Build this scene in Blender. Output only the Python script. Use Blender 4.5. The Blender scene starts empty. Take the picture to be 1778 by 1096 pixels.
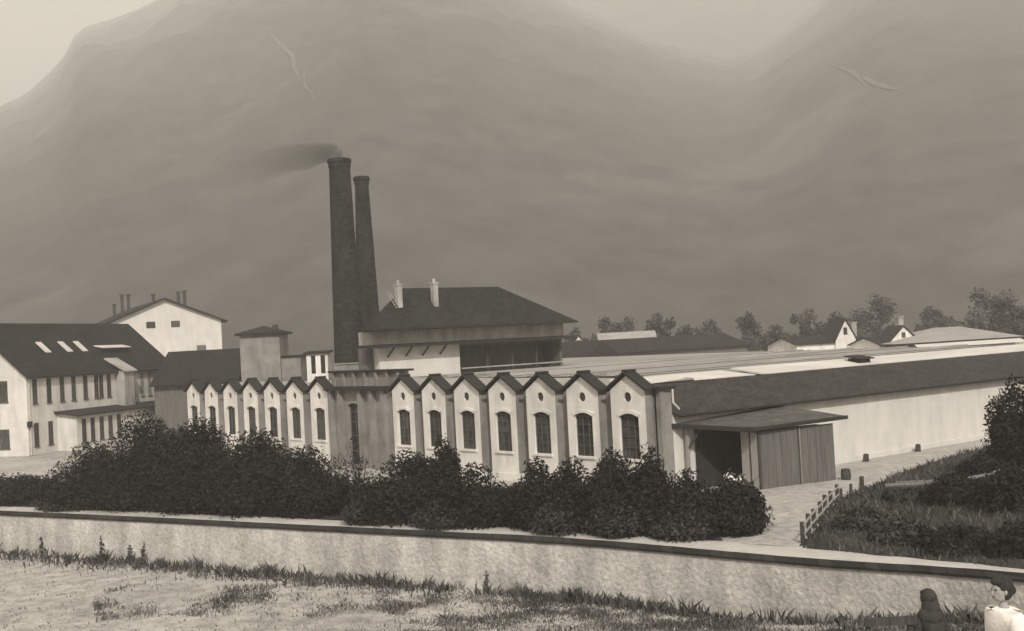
import bpy, math, random
import numpy as np
from mathutils import Vector, noise
from mathutils.geometry import tessellate_polygon
from mathutils.bvhtree import BVHTree
rnd = random.Random(7); NP = np.random.default_rng(11)
S = bpy.context.scene; COL = S.collection
R = math.radians

# ------------------------------------------------------------------ camera, sky, sun, exposure
CAM = Vector((49.01, -49.14, 9.19))
YAW, PITCH, ROLL, FPX = 0.6744, 0.0226, -0.0529, 2076.91 / 1778
cd = Vector((-math.cos(YAW) * math.cos(PITCH), math.sin(YAW) * math.cos(PITCH), math.sin(PITCH)))
r0 = cd.cross(Vector((0, 0, 1))).normalized(); u0 = r0.cross(cd)
cr = r0 * math.cos(ROLL) + u0 * math.sin(ROLL); cu = -r0 * math.sin(ROLL) + u0 * math.cos(ROLL)
from mathutils import Matrix
cam = bpy.data.objects.new('camera', bpy.data.cameras.new('camera')); COL.objects.link(cam)
cam.matrix_world = Matrix(((cr.x, cu.x, -cd.x, CAM.x), (cr.y, cu.y, -cd.y, CAM.y), (cr.z, cu.z, -cd.z, CAM.z), (0, 0, 0, 1)))
cam.data.sensor_fit = 'HORIZONTAL'; cam.data.sensor_width = 36; cam.data.lens = 36 * FPX
cam.data.clip_start = .3; cam.data.clip_end = 20000
S.camera = cam
SUN_TO = Vector((.865, -.50, 0)).normalized(); ELEV = R(36)
w = bpy.data.worlds.new('World'); S.world = w; w.use_nodes = True
nt = w.node_tree; bg = nt.nodes['Background']
sky = nt.nodes.new('ShaderNodeTexSky'); sky.sky_type = 'NISHITA'; sky.sun_disc = False
sky.sun_elevation = ELEV; sky.sun_rotation = math.atan2(SUN_TO.x, SUN_TO.y)
sky.air_density = 1.0; sky.dust_density = 3.0
bw = nt.nodes.new('ShaderNodeRGBToBW'); mx = nt.nodes.new('ShaderNodeMix'); mx.data_type = 'RGBA'; mx.blend_type = 'MULTIPLY'
mx.inputs[0].default_value = 1; mx.inputs[7].default_value = (1, .975, .915, 1)      # a monochrome print: the sky keeps only its brightness
nt.links.new(sky.outputs[0], bw.inputs[0]); nt.links.new(bw.outputs[0], mx.inputs[6]); nt.links.new(mx.outputs[2], bg.inputs[0])
bg.inputs[1].default_value = .12
sun = bpy.data.objects.new('sun', bpy.data.lights.new('sun', 'SUN')); COL.objects.link(sun)
sun.data.energy = 5.0; sun.data.angle = R(.6); sun.data.color = (1, .97, .9)
sun.rotation_euler = Vector((SUN_TO.x * math.cos(ELEV), SUN_TO.y * math.cos(ELEV), math.sin(ELEV))).to_track_quat('Z', 'Y').to_euler()
S.view_settings.view_transform = 'Standard'; S.view_settings.look = 'None'; S.view_settings.gamma = 1
S.view_settings.exposure = 0.76
S.render.engine = 'CYCLES'
S.cycles.max_bounces = 5; S.cycles.diffuse_bounces = 3; S.cycles.volume_bounces = 1; S.cycles.volume_step_rate = 4; S.cycles.volume_max_steps = 64
S.cycles.use_denoising = True

# ------------------------------------------------------------------ materials
def tone(v, t=0.0):
    return (v * (1.01 + t), v * .955, v * (.89 - t), 1)
def mat(name, v, lo=.8, hi=1.15, scale=2.0, bump=.0, rough=.9, stretch=(1, 1, 1), island=0.0, detail=6.0, streak=0.0, bscale=None, orand=0.0, patch=None):
    m = bpy.data.materials.new(name); m.use_nodes = True; n = m.node_tree; L = n.links.new
    b = n.nodes['Principled BSDF']; b.inputs['Roughness'].default_value = rough; b.inputs['Specular IOR Level'].default_value = .2
    tc = n.nodes.new('ShaderNodeNewGeometry'); mp = n.nodes.new('ShaderNodeMapping'); mp.inputs['Scale'].default_value = stretch
    L(tc.outputs['Position'], mp.inputs[0])
    nz = n.nodes.new('ShaderNodeTexNoise'); nz.inputs['Scale'].default_value = scale; nz.inputs['Detail'].default_value = detail; nz.inputs['Roughness'].default_value = .65
    L(mp.outputs[0], nz.inputs[0])
    cr_ = n.nodes.new('ShaderNodeValToRGB'); e = cr_.color_ramp.elements
    e[0].position = .3; e[0].color = tone(v * lo); e[1].position = .7; e[1].color = tone(v * hi)
    L(nz.outputs[0], cr_.inputs[0]); out = cr_.outputs[0]
    def mulby(out, valsock):
        k = n.nodes.new('ShaderNodeMix'); k.data_type = 'RGBA'; k.blend_type = 'MULTIPLY'; k.inputs[0].default_value = 1
        L(out, k.inputs[6]); L(valsock, k.inputs[7]); return k.outputs[2]
    if streak:                                                                    # rain streaks down plaster
        m2 = n.nodes.new('ShaderNodeMapping'); m2.inputs['Scale'].default_value = (.8, .8, .22); L(tc.outputs['Position'], m2.inputs[0])
        n2 = n.nodes.new('ShaderNodeTexNoise'); n2.inputs['Scale'].default_value = 1.3; n2.inputs['Detail'].default_value = 8; L(m2.outputs[0], n2.inputs[0])
        mr = n.nodes.new('ShaderNodeMapRange'); mr.inputs[1].default_value = .35; mr.inputs[2].default_value = .6; mr.inputs[3].default_value = 1 - streak; mr.inputs[4].default_value = 1
        L(n2.outputs[0], mr.inputs[0]); out = mulby(out, mr.outputs[0])
    if island:
        g = n.nodes.new('ShaderNodeNewGeometry'); mr = n.nodes.new('ShaderNodeMapRange'); mr.inputs[3].default_value = 1 - island; mr.inputs[4].default_value = 1 + island
        L(g.outputs['Random Per Island'], mr.inputs[0]); out = mulby(out, mr.outputs[0])
    if orand:
        oi = n.nodes.new('ShaderNodeObjectInfo'); mr = n.nodes.new('ShaderNodeMapRange'); mr.inputs[3].default_value = 1 - orand; mr.inputs[4].default_value = 1 + orand * 2
        L(oi.outputs['Random'], mr.inputs[0]); out = mulby(out, mr.outputs[0])
    if patch:                                                                     # finer mottling: (scale, darkest)
        n4 = n.nodes.new('ShaderNodeTexNoise'); n4.inputs['Scale'].default_value = patch[0]; n4.inputs['Detail'].default_value = 9; n4.inputs['Roughness'].default_value = .7; L(mp.outputs[0], n4.inputs[0])
        mr = n.nodes.new('ShaderNodeMapRange'); mr.inputs[1].default_value = .36; mr.inputs[2].default_value = .58; mr.inputs[3].default_value = patch[1]; mr.inputs[4].default_value = 1.06
        L(n4.outputs[0], mr.inputs[0]); out = mulby(out, mr.outputs[0])
    L(out, b.inputs['Base Color'])
    if bump:
        bp = n.nodes.new('ShaderNodeBump'); bp.inputs['Strength'].default_value = bump; bp.inputs['Distance'].default_value = .1
        if bscale:
            n3 = n.nodes.new('ShaderNodeTexNoise'); n3.inputs['Scale'].default_value = bscale; n3.inputs['Detail'].default_value = 8; L(mp.outputs[0], n3.inputs[0]); L(n3.outputs[0], bp.inputs['Height'])
        else: L(nz.outputs[0], bp.inputs['Height'])
        L(bp.outputs[0], b.inputs['Normal'])
    return m
def tiles(name, v, course=.35, var=.35, axis=2, width=None):
    """Tiled or boarded roofing: courses from a brick texture, weathered by noise."""
    m = mat(name, v, .7, 1.3, .5, .0, .85); n = m.node_tree; L = n.links.new; b = n.nodes['Principled BSDF']
    tc = n.nodes.new('ShaderNodeTexCoord'); br = n.nodes.new('ShaderNodeTexBrick')
    br.inputs['Scale'].default_value = 1; br.inputs['Brick Width'].default_value = width or course * 1.2; br.inputs['Row Height'].default_value = course
    br.inputs['Mortar Size'].default_value = min(.03, course * .12); br.inputs['Color1'].default_value = (1, 1, 1, 1); br.inputs['Color2'].default_value = (1 - var,) * 3 + (1,); br.inputs['Mortar'].default_value = (.45, .45, .45, 1)
    sp = n.nodes.new('ShaderNodeSeparateXYZ'); cb = n.nodes.new('ShaderNodeCombineXYZ'); ad = n.nodes.new('ShaderNodeMath'); ad.operation = 'ADD'
    L(tc.outputs['Object'], sp.inputs[0]); L(sp.outputs[0], ad.inputs[0]); L(sp.outputs[1], ad.inputs[1])
    L(ad.outputs[0], cb.inputs[0]); L(sp.outputs[axis], cb.inputs[1]); L(cb.outputs[0], br.inputs[0])
    old = b.inputs['Base Color'].links[0].from_socket
    k = n.nodes.new('ShaderNodeMix'); k.data_type = 'RGBA'; k.blend_type = 'MULTIPLY'; k.inputs[0].default_value = 1
    L(old, k.inputs[6]); L(br.outputs[0], k.inputs[7]); L(k.outputs[2], b.inputs['Base Color'])
    return m
M = {}
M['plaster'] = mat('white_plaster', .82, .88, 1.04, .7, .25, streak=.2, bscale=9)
M['plaster_grey_and_shade'] = mat('grey_render_and_shade', .27, .8, 1.15, 1.1, .3, streak=.3, bscale=9)  # grey render; also the painted shade on bay sides and recesses
M['plaster_wall'] = mat('limewashed_wall', .64, .9, 1.05, .3, .35, streak=.1, bscale=7)
M['plaster_dim'] = mat('dim_plaster', .38, .8, 1.15, .8, .25, streak=.25, bscale=8)
M['roof_dark'] = tiles('dark_roof_tiles', .032, .2, .5, width=.4)
M['roof_mid'] = tiles('worn_roof_tiles', .058, .10, .5, width=.34)
M['roof_brown'] = tiles('brown_roof_tiles', .036, .2, .5, width=.4)
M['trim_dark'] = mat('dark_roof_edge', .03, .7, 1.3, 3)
M['flat_roof'] = mat('pale_flat_roofing', .34, .82, 1.12, .3, .0, stretch=(1, .13, 1), patch=(.8, .82))
M['sheet_pale'] = mat('pale_sheet_roofing', .6, .85, 1.1, .5, .1, stretch=(1, .3, 1))
M['glass'] = mat('dark_window_glass', .03, .4, 2.4, 1.3, 0, .2, orand=.5)
M['glass_pale'] = mat('curtained_window_glass', .22, .8, 1.2, 1.7, 0, .4)
M['sash'] = mat('window_sash_paint', .09, .8, 1.2, 5)
M['brick_dark'] = tiles('sooty_brick', .042, .3, .6)
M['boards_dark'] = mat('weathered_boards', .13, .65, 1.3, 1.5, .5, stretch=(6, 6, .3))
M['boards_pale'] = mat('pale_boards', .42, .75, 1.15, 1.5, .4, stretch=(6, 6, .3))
M['roof_moss'] = mat('mossy_canopy_roofing', .085, .55, 1.5, 1.4, .4)
M['post'] = mat('old_timber', .06, .6, 1.4, 4, .3, stretch=(5, 5, .6))
M['rail'] = mat('bleached_rail', .30, .75, 1.15, 3, .3)
M['log'] = mat('weathered_log', .17, .6, 1.4, 4, .4, stretch=(4, 4, 1))
M['pipe'] = mat('zinc_pipe', .55, .85, 1.1, 3, 0, .5)
M['field'] = mat('dry_field', .46, .7, 1.15, .16, .6, detail=12, bscale=3.0, patch=(1.3, .6))
M['wall_stained'] = mat('stained_plaster', .60, .76, 1.1, .8, .6, streak=.3, detail=14, bscale=7, patch=(6.0, .74))
M['coping'] = tiles('dark_coping_tiles', .038, .6, .5, width=.55)
M['road'] = mat('pale_dirt_road', .5, .82, 1.12, .8, .4, bscale=6)
M['drive'] = mat('gravel_drive', .44, .78, 1.12, .5, .5, bscale=6, patch=(1.8, .72))
M['bank'] = mat('dark_grass_bank', .04, .6, 1.5, .6, .8, bscale=3)
M['leaf'] = mat('bush_leaves', .015, .6, 1.4, .6, 0, .8, island=.6)
M['leaf_light'] = mat('front_bush_leaves', .032, .6, 1.5, .8, 0, .8, island=.75)
M['leaf_tree'] = mat('tree_leaves', .06, .6, 1.4, .3, 0, .8, island=.6)
M['bark'] = mat('bark', .05, .7, 1.3, 4, .3)
M['grass_dark'] = mat('dark_weeds', .075, .6, 1.5, .4, 0, .9, island=.6)
M['grass_mid'] = mat('meadow_grass', .15, .6, 1.5, .4, 0, .9, island=.6)
M['grass_pale'] = mat('dry_grass', .30, .7, 1.2, .4, 0, .9, island=.6)
M['skin'] = mat('skin', .34, .95, 1.05, 4, 0, .6)
M['hair'] = mat('dark_hair', .035, .5, 1.7, 40, .5, .6, stretch=(1, 1, .2))
M['shirt'] = mat('white_blouse', .85, .9, 1.04, 9, .35)
M['coat'] = mat('dark_shawl', .045, .7, 1.3, 9, .3)
M['skirt'] = mat('dark_skirt', .08, .8, 1.2, 9, .2)

# ------------------------------------------------------------------ mesh builder
ORG = {}
class MB:
    def __init__(s, frame=None): s.v = []; s.f = []; s.mi = []; s.fr = frame; s.m = 0
    def P(s, p):
        if s.fr is None: return Vector(p)
        o, ex, ey = s.fr; return o + ex * p[0] + ey * p[1] + Vector((0, 0, p[2]))
    def add(s, pts, faces):
        b = len(s.v); s.v += [s.P(p) for p in pts]; s.f += [tuple(b + i for i in f) for f in faces]; s.mi += [s.m] * len(faces); return s
    def box(s, x0, x1, y0, y1, z0, z1):
        return s.add([(x0, y0, z0), (x1, y0, z0), (x1, y1, z0), (x0, y1, z0), (x0, y0, z1), (x1, y0, z1), (x1, y1, z1), (x0, y1, z1)],
                     [(0, 3, 2, 1), (4, 5, 6, 7), (0, 1, 5, 4), (1, 2, 6, 5), (2, 3, 7, 6), (3, 0, 4, 7)])
    def slab(s, quad, t):
        """A thick sheet: quad is its top face (counter-clockwise from above), t its depth straight down."""
        q = [tuple(p) for p in quad]; n = len(q); lo = [(p[0], p[1], p[2] - t) for p in q]
        return s.add(q + lo, [tuple(range(n)), tuple(range(2 * n - 1, n - 1, -1))] + [(i, n + i, n + (i + 1) % n, (i + 1) % n) for i in range(n)])
    def extr(s, poly, vec):
        n = len(poly); q = [Vector(p) for p in poly]; v = Vector(vec)
        return s.add(q + [p + v for p in q], [tuple(range(n - 1, -1, -1)), tuple(range(n, 2 * n))] + [(i, (i + 1) % n, n + (i + 1) % n, n + i) for i in range(n)])
    def tube(s, p0, p1, ra, rb, n=8, cap=True):
        p0, p1 = Vector(p0), Vector(p1); a = (p1 - p0).normalized(); t = a.orthogonal().normalized(); b = a.cross(t)
        ring = [[p + (t * math.cos(2 * math.pi * i / n) + b * math.sin(2 * math.pi * i / n)) * r for i in range(n)] for p, r in ((p0, ra), (p1, rb))]
        f = [(i, (i + 1) % n, n + (i + 1) % n, n + i) for i in range(n)]
        if cap: f += [tuple(range(n - 1, -1, -1)), tuple(range(n, 2 * n))]
        return s.add(ring[0] + ring[1], f)
    def lathe(s, prof, n=24, cx=0, cy=0):
        pts = [(cx + r * math.cos(2 * math.pi * i / n), cy + r * math.sin(2 * math.pi * i / n), z) for r, z in prof for i in range(n)]
        f = [(k * n + i, k * n + (i + 1) % n, (k + 1) * n + (i + 1) % n, (k + 1) * n + i) for k in range(len(prof) - 1) for i in range(n)]
        return s.add(pts, f)
    def plate(s, outer, holes, fn, t, ret=0):
        """A wall of thickness t with real openings: loops in (u, z); fn(u, d, z) -> point, d = depth behind the front."""
        loops = [[Vector((a, b, 0)) for a, b in l] for l in [outer] + holes]; flat = [p for l in loops for p in l]
        tri = tessellate_polygon(loops); nn = len(flat)
        pts = [fn(p.x, 0, p.y) for p in flat] + [fn(p.x, t, p.y) for p in flat]
        f = []
        for a, b, c in tri:
            A, B, C_ = flat[a], flat[b], flat[c]
            if (B - A).cross(C_ - A).z < 0: a, c = c, a
            f += [(a, b, c), (nn + c, nn + b, nn + a)]
        k = 0
        for l in loops:
            for i in range(len(l)):
                a, b = k + i, k + (i + 1) % len(l); f.append((a, nn + a, nn + b, b))
            k += len(l)
        s.add(pts, f)
        if ret:
            for i in range(len(outer)): s.mi[len(s.mi) - len(f) + 2 * len(tri) + i] = ret
        return s
    def build(s, name, mats, parent=None, smooth=False, at=None):
        o0 = ORG.get(parent.name, Vector()) if parent else (Vector(at) if at else Vector())
        me = bpy.data.meshes.new(name); me.from_pydata([p - o0 for p in s.v], [], s.f)
        for m in (mats if isinstance(mats, list) else [mats]): me.materials.append(m)
        if any(s.mi): me.polygons.foreach_set('material_index', s.mi)
        me.update()
        o = bpy.data.objects.new(name, me); COL.objects.link(o)
        if parent: o.parent = parent
        else: o.location = o0
        ORG[o.name] = o0
        if smooth: me.polygons.foreach_set('use_smooth', [True] * len(me.polygons))
        return o
def tag(o, label, cat, group=None):
    o['label'] = label; o['category'] = cat
    if group: o['group'] = group
    return o
def thing(name, loc, label, cat, group=None):
    o = bpy.data.objects.new(name, None); COL.objects.link(o); o.location = loc; o.empty_display_size = .5
    ORG[o.name] = Vector(loc); return tag(o, label, cat, group)
def struct(o): o['kind'] = 'structure'; return o
def stuff(o): o['kind'] = 'stuff'; return o
def copy_child(src, parent, dx=Vector()):
    c = src.copy(); COL.objects.link(c); c.parent = parent; c.location = Vector(src.location) + dx; ORG[c.name] = ORG[src.name]; return c
def numpy_mesh(name, V, F, m, parent=None, loc=None):
    """Fast mesh of quads or triangles from numpy arrays; V in world coordinates."""
    o0 = ORG.get(parent.name, Vector()) if parent else (Vector(loc) if loc is not None else Vector())
    me = bpy.data.meshes.new(name); V = V - np.array(o0); k = F.shape[1]
    me.vertices.add(len(V)); me.vertices.foreach_set('co', V.astype(np.float32).ravel())
    me.loops.add(F.size); me.loops.foreach_set('vertex_index', F.astype(np.int32).ravel())
    me.polygons.add(len(F)); me.polygons.foreach_set('loop_start', np.arange(0, F.size, k, dtype=np.int32)); me.polygons.foreach_set('loop_total', np.full(len(F), k, np.int32))
    me.update(calc_edges=True); me.validate(); me.materials.append(m)
    o = bpy.data.objects.new(name, me); COL.objects.link(o)
    if parent: o.parent = parent
    else: o.location = o0
    ORG[o.name] = o0
    return o

# ------------------------------------------------------------------ terrain
DH = Vector((cd.x, cd.y, 0)).normalized(); RH = Vector((DH.y, -DH.x, 0))
def gz(x, y):
    s = (x - CAM.x) * DH.x + (y - CAM.y) * DH.y
    t = 37 - s
    z = .2 * (t + math.sqrt(t * t + 4)) / 2 if t > -60 else 0.0
    z = min(z, 12)
    d = math.hypot(x - 10, y)
    return z + .05 * noise.noise(Vector((x * .15, y * .15, 0))) - .02
def axis_vals(lo, hi, step, far):
    a = list(np.arange(lo, hi + .01, step)); d = step; x = hi
    while x < far: d *= 1.35; x += d; a.append(x)
    d = step; x = lo
    while x > -far: d *= 1.35; x -= d; a.insert(0, x)
    return a
xs = axis_vals(-60, 70, 1.6, 3600); ys = axis_vals(-70, 40, 1.6, 3600)
V = np.array([(x, y, gz(x, y)) for y in ys for x in xs]); nx = len(xs)
F = np.array([(j * nx + i, j * nx + i + 1, (j + 1) * nx + i + 1, (j + 1) * nx + i) for j in range(len(ys) - 1) for i in range(nx - 1)])
g = struct(numpy_mesh('ground', V, F, M['field'])); g.data.polygons.foreach_set('use_smooth', [True] * len(F))

def spline(pts, n=12):
    out = []; P = [Vector(p) for p in pts]; P = [P[0] * 2 - P[1]] + P + [P[-1] * 2 - P[-2]]
    for i in range(1, len(P) - 2):
        for k in range(n):
            t = k / n; a, b, c, d = P[i - 1:i + 3]
            out.append(.5 * ((2 * b) + (c - a) * t + (2 * a - 5 * b + 4 * c - d) * t * t + (3 * b - a - 3 * c + d) * t ** 3))
    return out + [P[-2]]
def strip(name, m, section, path_a, path_b):
    """Ribbon between two paths, with a cross-section list of (t from a to b, height)."""
    V = []; k = len(section)
    for a, b in zip(path_a, path_b):
        for t, h in section:
            p = a.lerp(b, t); V.append((p.x, p.y, max(gz(p.x, p.y), -.03) + h + .03 * noise.noise(Vector((p.x * .8, p.y * .8, h)))))
    n = len(path_a)
    F = [(i * k + j, (i + 1) * k + j, (i + 1) * k + j + 1, i * k + j + 1) for i in range(n - 1) for j in range(k - 1)]
    o = numpy_mesh(name, np.array(V), np.array(F), m); o.data.polygons.foreach_set('use_smooth', [True] * len(F)); return o
far_e = spline([(-70, -38.6, 0), (-35.8, -26.2, 0), (-11.5, -17.5, 0), (5.5, -11.5, 0), (14.5, -9.6, 0), (20, -8.6, 0), (26, -7.5, 0), (42, -5.5, 0)])
near_e = spline([(-69, -40.0, 0), (-34.7, -27.5, 0), (-10.6, -18.9, 0), (6.8, -13.0, 0), (15.4, -11.6, 0), (21.2, -10.9, 0), (26.8, -10.2, 0), (42.5, -8.6, 0)])
struct(strip('road', M['road'], [(-.25, .0), (0, .05), (.2, .08), (.5, .07), (.85, .05), (1, .04), (2.2, .03)], far_e, near_e))
WP = spline([(-60, -48.5, 0), (-38, -40.4, 0), (-14.74, -31.9, 0), (-4.85, -28.31, 0), (3.53, -25.4, 0), (10.59, -22.95, 0), (16.7, -20.95, 0), (23.47, -19.86, 0), (27.76, -19.53, 0), (31.77, -19.41, 0), (36.5, -20.1, 0), (42, -22, 0)], 14)
dr_l = spline([(14.2, -9.6, 0), (11.5, -5.5, 0), (8.2, -1.5, 0), (4.2, 3.0, 0), (.6, 6, 0), (.3, 16, 0), (.2, 32, 0), (.2, 60, 0)])
dr_r = spline([(17.0, -9.0, 0), (14.3, -4, 0), (11.6, .8, 0), (10.0, 3.6, 0), (8.4, 9, 0), (5.6, 18, 0), (3.2, 33, 0), (3, 60, 0)])
struct(strip('gravel_drive', M['drive'], [(0, .03), (.25, .05), (.5, .07), (.75, .05), (1, .03)], dr_l, dr_r))
bk_o = spline([(p[0] + q[0], p[1] + q[1], 0) for p, q in zip([(17.0, -9.0), (14.3, -4), (11.6, .8), (10.0, 3.6), (8.4, 9), (5.6, 18), (3.2, 33), (3, 60)], [(24, 2), (24, 5), (24, 8), (24, 10), (24, 12), (24, 14), (24, 14), (24, 14)])])
BK = [(-.02, -.05), (.02, .12), (.12, .45), (.3, 1.0), (.6, 1.7), (1, 2.2)]
def ramp(i): return .08 + .92 * min(1, i / 16) ** .8        # the bank starts low at the road
V = []
for i, (a, c) in enumerate(zip(dr_r, bk_o)):
    for u_, h in BK:
        p = a.lerp(c, u_); V.append((p.x, p.y, h * ramp(i) + .06 * noise.noise(Vector((p.x * .5, p.y * .5, 1)))))
k = len(BK); F = [(i * k + j, (i + 1) * k + j, (i + 1) * k + j + 1, i * k + j + 1) for i in range(len(dr_r) - 1) for j in range(k - 1)]
g = struct(numpy_mesh('grass_bank', np.array(V), np.array(F), M['bank'])); g.data.polygons.foreach_set('use_smooth', [True] * len(F))
V = []; rf_ = far_e[40:]
for p in rf_: V += [(p.x, p.y + .05, .06), (p.x - .2, p.y + 1.0, .2), (p.x - 1.0, p.y + 4.5, .35)]
F = [(i * 3 + j, i * 3 + j + 1, (i + 1) * 3 + j + 1, (i + 1) * 3 + j) for i in range(len(rf_) - 1) for j in range(2) if rf_[i].x > 17.4]
struct(numpy_mesh('bank_foot', np.array(V), np.array(F), M['bank']))
und_n = spline([(-60, -34, 0), (-35.6, -25.6, 0), (-11.3, -17.0, 0), (5.3, -11.0, 0), (13.2, -9.3, 0)])
und_f = spline([(-64, -20, 0), (-40, -17, 0), (-18, -4, 0), (-5, -2.5, 0), (2.5, -1.5, 0)])
struct(strip('undergrowth_and_shade', M['bank'], [(0, .05), (.1, .12), (.5, .15), (.9, .1), (1, .03)], und_n, und_f))  # dark sheet below the bushes: soil and growth, with their shade painted in

# mountains
def mountain(name, s0, s1t, back, table, seed, m, pw=.9, amp=.022):
    px = np.array([t[0] for t in table], float); el = np.array([t[1] for t in table], float)
    na, ns = 260, 80; V = []
    for i in range(na):
        a = np.interp(i, [0, na - 1], [px[0], px[-1]]); ta = (a - 889) / 2076.9; e = np.interp(a, px, el); s1 = np.interp(a, [q[0] for q in s1t], [q[1] for q in s1t]); s2 = s1 + back
        for j in range(ns):
            t = j / (ns - 12)
            s = s0 + (s1 - s0) * t if t <= 1 else s1 + (s2 - s1) * (t - 1) / (11 / (ns - 12))
            x = CAM.x + DH.x * s + RH.x * ta * s; y = CAM.y + DH.y * s + RH.y * ta * s
            top = e * s1 + CAM.z; h = top * (t ** pw if t <= 1 else max(0, 1 - 2.2 * (t - 1)))
            n1 = noise.ridged_multi_fractal(Vector((x / 260 + seed, y / 260, 0)), .9, 2.1, 6, 1, 2) - 1.2
            n2 = noise.fractal(Vector((x / 60 + seed, y / 60, 3)), 1, 2, 5)
            k = min(t, 1.0); env = 4 * k * (1 - k) * .9 + .12 * k
            V.append((x, y, h + top * amp * env * n1 + top * .016 * env * n2 - 3 * (1 - k)))
    F = [(i * ns + j, (i + 1) * ns + j, (i + 1) * ns + j + 1, i * ns + j + 1) for i in range(na - 1) for j in range(ns - 1)]
    o = struct(numpy_mesh(name, np.array(V), np.array(F), m)); o.data.polygons.foreach_set('use_smooth', [True] * len(F)); return BVHTree.FromPolygons([Vector(p) for p in V], F)
def mountain_mat(name, v, rock):
    m = mat(name, v * .9, .55, 1.6, .03, .0, .95, detail=14); n = m.node_tree; L = n.links.new; b = n.nodes['Principled BSDF']
    tc = n.nodes.new('ShaderNodeTexCoord'); nz = n.nodes.new('ShaderNodeTexNoise'); nz.inputs['Scale'].default_value = .004; nz.inputs['Detail'].default_value = 9
    mp = n.nodes.new('ShaderNodeMapping'); mp.inputs['Scale'].default_value = (2.4, .8, .7); mp.inputs['Rotation'].default_value = (0, 0, .6); L(tc.outputs['Object'], mp.inputs[0]); L(mp.outputs[0], nz.inputs[0])
    r = n.nodes.new('ShaderNodeMapRange'); r.inputs[1].default_value = .6; r.inputs[2].default_value = .78; L(nz.outputs[0], r.inputs[0])
    k = n.nodes.new('ShaderNodeMix'); k.data_type = 'RGBA'; L(r.outputs[0], k.inputs[0]); L(b.inputs['Base Color'].links[0].from_socket, k.inputs[6]); k.inputs[7].default_value = tone(rock)
    L(k.outputs[2], b.inputs['Base Color']); return m
HILL = mountain('mountain', 420, [(-1500, 3000), (0, 3000), (300, 2900), (650, 2500), (1000, 2350), (1300, 2350), (1600, 2500), (3000, 2500)], 400, [(-1500, .02), (-900, .10), (-500, .15), (-250, .185), (0, .2176), (60, .229), (100, .245), (130, .258), (150, .276), (170, .284), (210, .288), (250, .294), (300, .304), (450, .335), (650, .37), (800, .345), (900, .315), (1000, .288), (1080, .268), (1150, .252), (1230, .238), (1290, .231), (1350, .238), (1420, .262), (1480, .285), (1560, .31), (1800, .33), (2300, .28), (3000, .1)], 3.1, mountain_mat('forested_slope', .05, .13))
mountain('far_mountain', 1600, [(0, 2600), (3000, 2600)], 500, [(200, .02), (500, .16), (800, .27), (1000, .30), (1200, .315), (1500, .325), (1800, .32), (2200, .30), (2600, .22), (3000, .1)], 8.4, mountain_mat('high_slope', .05, .12))
def scree(pts, wd):
    P = spline(pts, 8); V = []
    for i, p in enumerate(P):
        k = wd * (1 - abs(2 * i / (len(P) - 1) - 1) ** 2 * .85) * (1 + .5 * noise.noise(p * .05)); p = p + RH * 5 * noise.noise(p * .03)
        for o in (-1, -.3, .3, 1):
            q = p + RH * k * o; h = HILL.ray_cast(Vector((q.x, q.y, 2000)), Vector((0, 0, -1)))[0]; V.append(tuple((h or q) + Vector((0, 0, 1.0)) - DH))
    F = [(i * 4 + j, i * 4 + j + 1, (i + 1) * 4 + j + 1, (i + 1) * 4 + j) for i in range(len(P) - 1) for j in range(3)]
    struct(numpy_mesh('scree_gully', np.array(V), np.array(F), M['scree']))
M['scree'] = mat('bare_scree', .105, .5, 1.4, .08)
scree([(-951, 471, 318), (-876, 446, 282), (-799, 416, 246), (-676, 359, 197), (-601, 326, 164)], 1.3)
scree([(-520, 750, 212), (-492, 723, 201), (-451, 685, 182)], 1.6)
scree([(-462, 700, 188), (-440, 680, 176), (-395, 638, 158)], 2.0)
# the valley air: one closed box of thin even haze
hz = MB().box(-4200, 4200, -4200, 4200, -2, 1130).build('haze', bpy.data.materials.new('valley_haze')); stuff(hz)
hm = hz.data.materials[0]; hm.use_nodes = True; hn = hm.node_tree; hn.nodes.remove(hn.nodes['Principled BSDF'])
pv = hn.nodes.new('ShaderNodeVolumePrincipled'); pv.inputs['Color'].default_value = (.985, .94, .88, 1); pv.inputs['Density'].default_value = 6.5e-4; pv.inputs['Anisotropy'].default_value = 0.0
hn.links.new(pv.outputs[0], hn.nodes['Material Output'].inputs['Volume'])

# ------------------------------------------------------------------ boundary wall across the foreground
def wall_sweep(section, lo=0, hi=None):
    b = MB(); k = len(section); hi = hi or len(WP); pts = []
    for i in range(lo, hi):
        p = WP[i]; d = (WP[min(i + 1, len(WP) - 1)] - WP[max(i - 1, 0)]).normalized(); n = Vector((d.y, -d.x, 0))       # n: towards the field
        g_ = max(gz(p.x, p.y), 0) * .35
        for o, z in section: pts.append((p.x + n.x * o, p.y + n.y * o, z + (g_ if z > .3 else 0) + .012 * noise.noise(Vector((p.x * .9, p.y * .9, z * 3)))))
    m_ = hi - lo
    return b.add(pts, [(i * k + j, i * k + (j + 1) % k, (i + 1) * k + (j + 1) % k, (i + 1) * k + j) for i in range(m_ - 1) for j in range(k)] + [tuple(range(k)), tuple(range(m_ * k - 1, (m_ - 1) * k - 1, -1))])
t = thing('boundary_wall', (3.5, -25.5, 0), 'long low plastered boundary wall with dark coping sweeping across the foreground', 'wall')
wall_sweep([(0, -.4), (.03, .5), (0, 1.86), (-.4, 1.86), (-.4, -.4)]).build('wall', M['wall_stained'], t)
wall_sweep([(.08, 1.87), (.09, 1.94), (-.19, 2.06), (-.49, 1.94), (-.48, 1.87)]).build('coping', M['coping'], t)

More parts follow.
